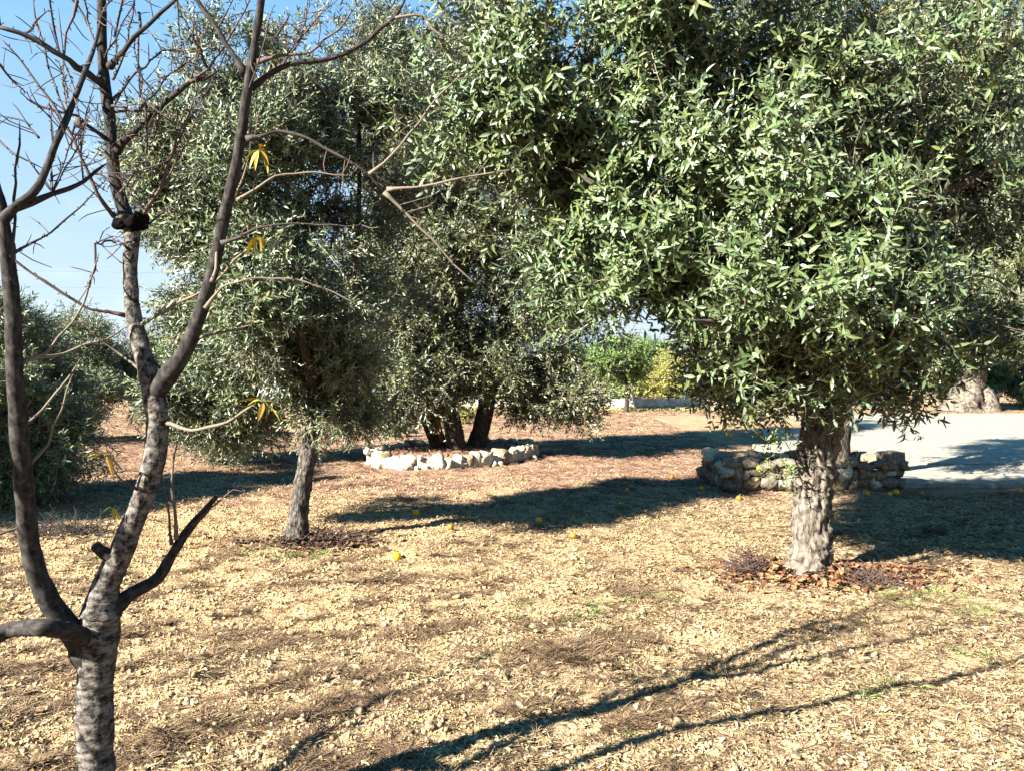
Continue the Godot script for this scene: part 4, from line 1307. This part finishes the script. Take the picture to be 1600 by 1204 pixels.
# ------------------------------------------------------------------ the almond
func almond() -> void:
	var D := 2.60
	var o := Vector3((148 - 800.0) * D / F, 0, -D)
	o.y = height(o.x, o.z)
	var t := thing("almond_tree", "bare forked almond tree with banded bark, nearest at left", "tree", o)
	var k := D / F * 0.5
	# [name, material, [[x, y, further, width in pixels], ...]]
	var B := [
		["trunk", "almond", [[150, 1400, 0.00, 72], [150, 1330, 0.00, 56], [150, 1200, 0.00, 52], [148, 1100, 0.00, 52], [150, 1030, 0.00, 58], [155, 985, 0.00, 60], [160, 935, 0.00, 52]]],
		["stem", "almond", [[157, 960, 0, 54], [165, 915, 0, 47], [190, 860, 0.0, 42], [225, 770, 0.0, 38], [243, 700, 0.0, 37], [244, 635, 0.0, 40], [224, 560, 0.0, 31], [208, 490, 0.01, 27], [203, 420, 0.02, 25], [206, 372, 0.03, 27], [200, 340, 0.03, 30]]],
		["stem", "almond_dark", [[200, 350, 0.03, 30], [192, 325, 0.03, 24], [178, 270, 0.04, 21], [170, 180, 0.06, 20], [160, 100, 0.07, 18], [158, 0, 0.08, 16], [154, -130, 0.1, 11], [160, -260, 0.1, 5]]],
		["stem", "almond_dark", [[244, 612, 0.0, 30], [290, 545, -0.03, 27], [325, 450, -0.06, 23], [350, 340, -0.10, 20], [370, 250, -0.13, 18], [385, 150, -0.16, 17], [396, 80, -0.18, 15], [408, 0, -0.2, 13], [425, -130, -0.22, 9], [430, -260, -0.24, 4]]],
		["stem", "almond_dark", [[150, 1045, 0, 42], [110, 985, -0.04, 40], [72, 930, -0.08, 37], [48, 860, -0.12, 34], [37, 760, -0.16, 32], [28, 660, -0.19, 30], [22, 570, -0.22, 28], [19, 480, -0.24, 26], [10, 400, -0.26, 23], [0, 320, -0.28, 20], [-40, 200, -0.32, 16], [-80, 40, -0.36, 12], [-120, -160, -0.4, 6]]],
		["branch", "almond_dark", [[150, 1000, 0.00, 36], [120, 990, -0.08, 34], [70, 980, -0.22, 32], [20, 983, -0.13, 32], [-40, 1000, -0.19, 30], [-130, 980, -0.25, 24]]],
		["branch", "almond_dark", [[175, 955, 0.00, 28], [200, 930, 0.03, 27], [243, 905, 0.08, 24], [265, 872, 0.10, 20], [290, 832, 0.12, 18], [315, 802, 0.15, 14], [338, 775, 0.16, 9]]],
		["stub", "almond_dark", [[186, 872, 0.00, 24], [168, 866, -0.02, 20], [155, 858, -0.03, 18], [149, 852, -0.04, 17]]],
		["branch", "almond_dark", [[4, 345, -0.29, 20], [25, 322, -0.29, 17], [60, 290, -0.26, 15], [88, 220, -0.21, 14], [106, 180, -0.18, 12], [130, 118, -0.13, 10], [148, 70, 0.00, 7], [160, 20, 0.03, 5]]],
		["branch", "almond_dark", [[15, 328, -0.29, 13], [80, 303, -0.23, 10], [130, 283, -0.18, 8], [165, 255, -0.13, 6]]],
		["branch", "twig_dark", [[157, 128, 0.06, 13], [108, 95, -0.12, 11], [60, 65, -0.16, 10], [0, 42, -0.20, 9], [-60, 20, -0.10, 6]]],
		["branch", "almond_dark", [[172, 103, 0.06, 12], [192, 80, -0.05, 10], [230, 40, -0.06, 8], [272, 0, -0.08, 7], [330, -60, -0.10, 4]]],
		["branch", "almond_dark", [[182, 238, 0.05, 13], [215, 200, 0.00, 11], [255, 162, 0.02, 10], [297, 128, 0.03, 9], [340, 113, 0.04, 6]]],
		["branch", "twig_red", [[297, 128, 0.03, 8], [325, 108, 0.03, 6], [350, 72, 0.03, 5], [385, 10, 0.03, 4], [400, -30, 0.03, 3]]],
		["branch", "almond_dark", [[383, 115, -0.14, 14], [365, 85, -0.14, 12], [340, 45, -0.14, 11], [308, 0, -0.14, 9], [290, -50, -0.14, 6]]],
		["branch", "almond_dark", [[392, 138, -0.14, 12], [440, 105, -0.13, 10], [520, 90, -0.12, 10], [575, 62, -0.10, 9], [615, 28, -0.10, 7], [640, -20, -0.09, 5]]],
		["branch", "twig_red", [[398, 98, -0.13, 9], [440, 88, -0.14, 7], [485, 80, -0.14, 6], [530, 45, -0.14, 5], [562, 0, -0.14, 4]]],
		["branch", "twig_dark", [[384, 217, -0.15, 10], [430, 204, -0.14, 8], [480, 215, -0.14, 8], [535, 245, -0.13, 8], [575, 272, -0.11, 7], [600, 300, -0.09, 8]]],
		["branch", "twig_pale", [[600, 300, -0.09, 8], [640, 340, -0.08, 6], [690, 392, -0.07, 5], [745, 445, -0.05, 4]]],
		["branch", "twig_pale", [[576, 272, -0.11, 7], [625, 228, -0.11, 6], [670, 168, -0.11, 5], [722, 115, -0.11, 4]]],
		["branch", "twig_pale", [[605, 296, -0.09, 7], [650, 292, -0.11, 5], [705, 282, -0.13, 5], [760, 272, -0.14, 4], [820, 264, -0.14, 3]]],
		["branch", "twig_pale", [[615, 28, -0.10, 6], [660, 25, -0.11, 5], [695, 60, -0.11, 4]]],
		["twig", "twig_pale", [[330, 440, -0.20, 6], [350, 345, 0.06, 7], [370, 300, 0.02, 6], [388, 250, 0.00, 5]]],
		["twig", "twig_pale", [[219, 508, 0.0, 6], [299, 463, -0.05, 7], [349, 428, -0.08, 6], [390, 386, -0.10, 5]]],
		["twig", "twig_pale", [[370, 312, -0.19, 5], [430, 275, -0.19, 5], [490, 268, -0.19, 4], [545, 274, -0.19, 3]]],
		["twig", "twig_pale", [[320, 482, -0.20, 7], [345, 450, -0.20, 6], [395, 435, -0.20, 5], [450, 435, -0.19, 5], [520, 455, -0.17, 4], [560, 478, -0.17, 3]]],
		["twig", "twig_dark", [[345, 380, -0.19, 8], [400, 358, -0.18, 6], [470, 350, -0.16, 4], [565, 352, -0.15, 3]]],
		["twig", "twig_pale", [[305, 530, 0.08, 8], [350, 518, 0.05, 6], [395, 505, 0.05, 4]]],
		["twig", "twig_pale", [[250, 660, 0.00, 10], [300, 672, -0.06, 8], [355, 658, -0.10, 7], [398, 632, -0.12, 5]]],
		["twig", "twig_dark", [[222, 768, 0.00, 8], [205, 760, -0.05, 6], [185, 745, -0.08, 5], [170, 718, -0.10, 4]]],
		["twig", "twig_red", [[195, 493, 0.0, 8], [140, 482, -0.04, 7], [70, 440, -0.08, 7], [0, 392, -0.12, 6]]],
		["twig", "twig_red", [[178, 338, 0.03, 9], [150, 300, -0.05, 8], [125, 245, -0.08, 7], [95, 185, -0.10, 6], [50, 120, -0.12, 5], [0, 58, -0.15, 4]]],
		["twig", "twig_red", [[220, 345, 0.03, 8], [250, 295, -0.02, 7], [268, 245, 0.00, 6], [285, 195, 0.00, 5], [303, 150, 0.00, 4]]],
		["twig", "twig_dark", [[165, 217, 0.05, 8], [120, 180, -0.08, 7], [85, 172, -0.10, 6], [48, 158, -0.12, 5], [30, 140, -0.14, 3]]],
		["twig", "twig_dark", [[14, 402, -0.27, 5], [80, 362, -0.10, 5], [125, 325, -0.05, 4], [165, 280, 0.00, 3]]],
		["twig", "twig_pale", [[30, 566, -0.21, 10], [72, 553, -0.17, 8], [111, 505, -0.10, 6], [130, 472, -0.10, 5], [153, 395, -0.10, 4]]],
		["twig", "twig_pale", [[30, 566, -0.21, 8], [100, 552, -0.08, 6], [165, 530, -0.04, 5], [192, 512, 0.00, 4]]],
		["twig", "twig_pale", [[26, 674, -0.18, 8], [65, 640, -0.12, 6], [105, 590, -0.10, 5], [125, 560, -0.10, 4]]],
		["twig", "twig_pale", [[42, 728, -0.15, 7], [75, 695, -0.10, 6], [95, 640, -0.08, 5], [113, 585, -0.08, 4]]],
		["twig", "twig_pale", [[228, 585, -0.02, 7], [190, 555, 0.00, 5], [150, 525, -0.03, 5], [130, 505, -0.05, 3]]],
		["twig", "twig_red", [[262, 590, 0.04, 8], [238, 560, 0.06, 6], [222, 530, 0.06, 5]]],
		["twig", "twig_pale", [[275, 842, 0.10, 9], [272, 790, 0.10, 8], [268, 740, 0.10, 6], [280, 680, 0.10, 4]]],
		["twig", "twig_red", [[268, 850, 0.10, 7], [262, 790, 0.06, 5], [252, 750, 0.05, 4], [262, 690, 0.05, 3]]],
		["twig", "twig_red", [[300, 820, 0.12, 6], [330, 792, 0.10, 5], [365, 765, 0.10, 3], [385, 770, 0.10, 2]]],
		["twig", "twig_dark", [[40, 822, -0.11, 8], [10, 830, -0.13, 7], [-30, 845, -0.15, 4]]],
		["twig", "twig_dark", [[16, 440, -0.26, 10], [24, 340, -0.25, 7], [22, 260, -0.25, 6], [30, 190, -0.25, 4]]]]
	# bare twigs crowding the top
	var tops := [[[76, -20], [92, 70], [112, 128]], [[118, 0], [100, 50], [96, 110], [104, 150]], [[215, 20], [216, 95], [225, 160], [228, 170]], [[272, -10], [280, 55], [297, 120]], [[182, 100], [185, 40], [200, -20]], [[0, 100], [25, 130], [45, 148]], [[170, 160], [205, 120], [250, 80], [276, 78]], [[175, 125], [200, 60], [208, -10]], [[140, 40], [120, 10], [90, -20]], [[155, 75], [135, 30], [130, -20]],
		[[40, 60], [55, 30], [78, 15]], [[230, 240], [228, 170], [212, 60]], [[175, 165], [215, 175], [260, 120], [335, 70]], [[165, 235], [190, 270], [210, 320]], [[20, 380], [22, 420], [25, 470]], [[100, 175], [80, 120], [50, 0]], [[190, 210], [240, 212], [258, 150]], [[385, 150], [420, 120], [470, 60], [480, -10]], [[330, 110], [305, 60], [300, 0]], [[400, 40], [430, 60], [455, 20]], [[0, 220], [30, 245], [65, 262]], [[120, 190], [112, 230], [150, 250]], [[60, 215], [40, 190], [0, 180]],
		[[440, 105], [470, 60], [500, 20]], [[175, 175], [230, 174], [262, 178]], [[185, 300], [210, 270], [265, 250]], [[230, 352], [255, 330], [275, 325]], [[210, 380], [180, 378], [150, 380]], [[150, 380], [148, 420], [140, 450]]]
	var starts := []
	for b in B:
		for q in b[2].slice(1):
			if q[1] < 320 and q[0] > -20 and q[0] < 470 and q[3] > 4: starts.append(q)
	for n in 24:
		var q: Array = starts[rng.randi() % starts.size()]
		var dx := rf(-70, 70)
		var dy := -rf(40, 140)
		tops.append([[q[0], q[1], q[2]], [q[0] + dx * 0.5 + rf(-6, 6), q[1] + dy * 0.5, q[2] + rf(-0.08, 0.08)], [q[0] + dx, q[1] + dy, q[2] + rf(-0.12, 0.12)]])
	var idx := 0
	for s in tops:
		var pts := []
		for q in s: pts.append([q[0] + (0.0 if q.size() > 2 else rf(-3, 3)), q[1], q[2] if q.size() > 2 else rf(-0.14, 0.12), (5.5 if idx < 29 else 4.2) - 2.4 * pts.size() / s.size()])
		B.append(["twig", ["twig_dark", "twig_red", "twig_dark", "twig_dark"][idx % 4], pts])
		idx += 1
	var fine := st_new()
	for b in B:
		var pts := []
		var rad := []
		for q in b[2]:
			pts.append(at(q[0], q[1], D + q[2]) - o)
			rad.append(q[3] * k * (D + q[2]) / D * (0.88 if b[0] == "stem" else 0.80 if b[0] in ["branch", "twig"] else 1.0))
		var w0: float = b[2][0][3]
		if b[0] != "trunk" and rad.size() > 3: rad[0] *= 1.35
		if w0 < 16:
			var fp := [pts[0]]
			var fr := [rad[0]]
			for i in range(1, pts.size()):
				var a: Vector3 = pts[i - 1]
				var c: Vector3 = pts[i]
				var n := clampi(int(a.distance_to(c) / 0.045), 1, 5)
				for q in range(1, n + 1):
					var j := a.distance_to(c) / n * (0.11 if q < n else 0.04)
					fp.append(a.lerp(c, float(q) / n) + rdir() * j)
					fr.append(lerpf(rad[i - 1], rad[i], float(q) / n) * (0.82 if w0 < 11 else 0.95) * rf(0.9, 1.12))
			fr[fr.size() - 1] *= 0.45
			pts = fp
			rad = fr
		var st := st_new()
		tube(st, pts, rad, 24 if w0 > 30 else 10 if w0 > 11 else 6, 10 if w0 > 30 else 5 if w0 > 15 else 2, 0.14 if w0 > 11 else 0.2, 0.0, 1.0, o)
		var mat: Material = M[b[1]]
		built(b[0], st, mat, t)
		# short spurs and buds
		if w0 < 34:
			var s := smooth_path(pts, rad, 5)
			var P: PackedVector3Array = s[0]
			for i in range(1, P.size()):
				if rng.randf() < 0.62:
					var d := (P[i] - P[i - 1]).normalized()
					var n := (rdir() - d * 0.2).normalized()
					n = (n - d * n.dot(d) + d * 0.5).normalized()
					var L := rf(0.006, 0.016)
					var q := 0.0016
					if rng.randf() < 0.16 and b[2][0][1] < 420:
						L = rf(0.04, 0.16)
					tube(fine, [P[i] - n * 0.001, P[i] + n * L * 0.6 + rdir() * L * 0.12, P[i] + n * L], [q, q * 1.1, q * 0.6], 4, 2)
	built("spurs", fine, M.twig_red, t).set_meta("kind", "stuff")
	# burnt pruning cut
	var st := st_new()
	var c: Vector3 = at(204, 345, D + 0.03) - o
	tube(st, [c + Vector3(-0.045, -0.02, 0.02), c + Vector3(0.0, -0.008, 0.03), c + Vector3(0.03, 0.0, 0.01), c + Vector3(0.055, 0.02, 0)], [0.010, 0.027, 0.029, 0.010], 24, 9, 0.7)
	built("pruning_scar", st, M.cut, t).set_meta("label", "black knobbly pruning scar")
	# last yellow leaves
	var groups := [[405, 232, -0.02, 9, 0.085], [400, 368, -0.1, 7, 0.075], [412, 625, -0.12, 9, 0.085], [165, 708, -0.1, 4, 0.085], [175, 790, -0.05, 3, 0.05], [192, 250, -0.03, 2, 0.04], [125, 190, -0.1, 1, 0.03]]
	for g in groups:
		var h: Vector3 = at(g[0], g[1], D + g[2]) - o
		for i in g[3]:
			var a: float = TAU * i / g[3] + rf(-0.4, 0.4)
			var d := Vector3(cos(a) * 0.8, rf(-1.6, 0.1), sin(a) * 0.6).normalized()
			st = st_new()
			var y := Color(0.42, 0.33, 0.035).lerp([Color(0.30, 0.31, 0.05), Color(0.26, 0.14, 0.03)][rng.randi() % 2], rng.randf())
			leaf(st, Vector3.ZERO, d, Vector3.UP + rdir() * 0.4, g[4] * rf(0.45, 1.0), g[4] * rf(0.14, 0.25), y, y * 0.9, rf(0.0, 0.45), rf(0.2, 0.7))
			var lf := put("leaf", st.commit(), M.yellow, t)
			lf.position = h + d * 0.006
	# two dried almonds
	for q in [[123, 192]]:
		var nut := put("dried_almond", lump(3, 0.95, 0.1, 77), M.twig_dark, t)
		nut.transform = Transform3D(Basis.from_scale(Vector3(0.024, 0.032, 0.018)), at(q[0], q[1], D - 0.1) - o)

# the neighbouring almond just outside the frame: its bare limbs cast the thin shadows at lower right
func side_almond() -> void:
	var o := Vector3(-2.7, 0, -1.1)
	o.y = height(o.x, o.z)
	var t := thing("bare_almond_tree", "bare almond just outside the left edge, known by its thin branch shadows", "tree", o)
	var L := [
		["trunk", [Vector3(-2.7, -0.1, -1.1), Vector3(-2.68, 0.4, -1.12), Vector3(-2.6, 0.9, -1.15), Vector3(-2.5, 1.3, -1.2)], [0.075, 0.06, 0.05, 0.045]],
		["branch", [Vector3(-2.5, 1.28, -1.2), Vector3(-2.35, 1.65, -1.36), Vector3(-2.1, 2.0, -1.51), Vector3(-1.64, 2.36, -1.56), Vector3(-1.1, 2.52, -1.72), Vector3(-0.68, 2.64, -1.86), Vector3(-0.3, 2.85, -1.95)], [0.04, 0.034, 0.028, 0.024, 0.02, 0.014, 0.006]],
		["branch", [Vector3(-2.5, 1.28, -1.2), Vector3(-2.7, 1.8, -1.3), Vector3(-2.8, 2.4, -1.5), Vector3(-2.7, 3.0, -1.7)], [0.04, 0.03, 0.02, 0.008]],
		["branch", [Vector3(-2.55, 1.1, -1.17), Vector3(-2.75, 1.35, -1.6), Vector3(-2.9, 1.7, -2.1), Vector3(-2.95, 2.3, -2.5)], [0.032, 0.026, 0.018, 0.007]]]
	for b in L:
		var pts := []
		for q in b[1]: pts.append(q - o)
		var st := st_new()
		tube(st, pts, b[2], 12, 6, 0.14, 0.0, 1.0, o)
		built(b[0], st, M.almond_dark, t)
	var st := st_new()
	for k in 26:
		var b: Array = L[2 + k % 2]
		var i: int = 1 + rng.randi() % (b[1].size() - 1)
		var a: Vector3 = b[1][i].lerp(b[1][i - 1], rng.randf()) - o
		var d := (rdir() + Vector3(-0.3, 0.5, -0.1)).normalized() * rf(0.25, 0.7)
		tube(st, [a, a + d * 0.5 + rdir() * 0.04, a + d], [0.008, 0.006, 0.003], 5, 3)
	built("twigs", st, M.twig_dark, t).set_meta("kind", "stuff")
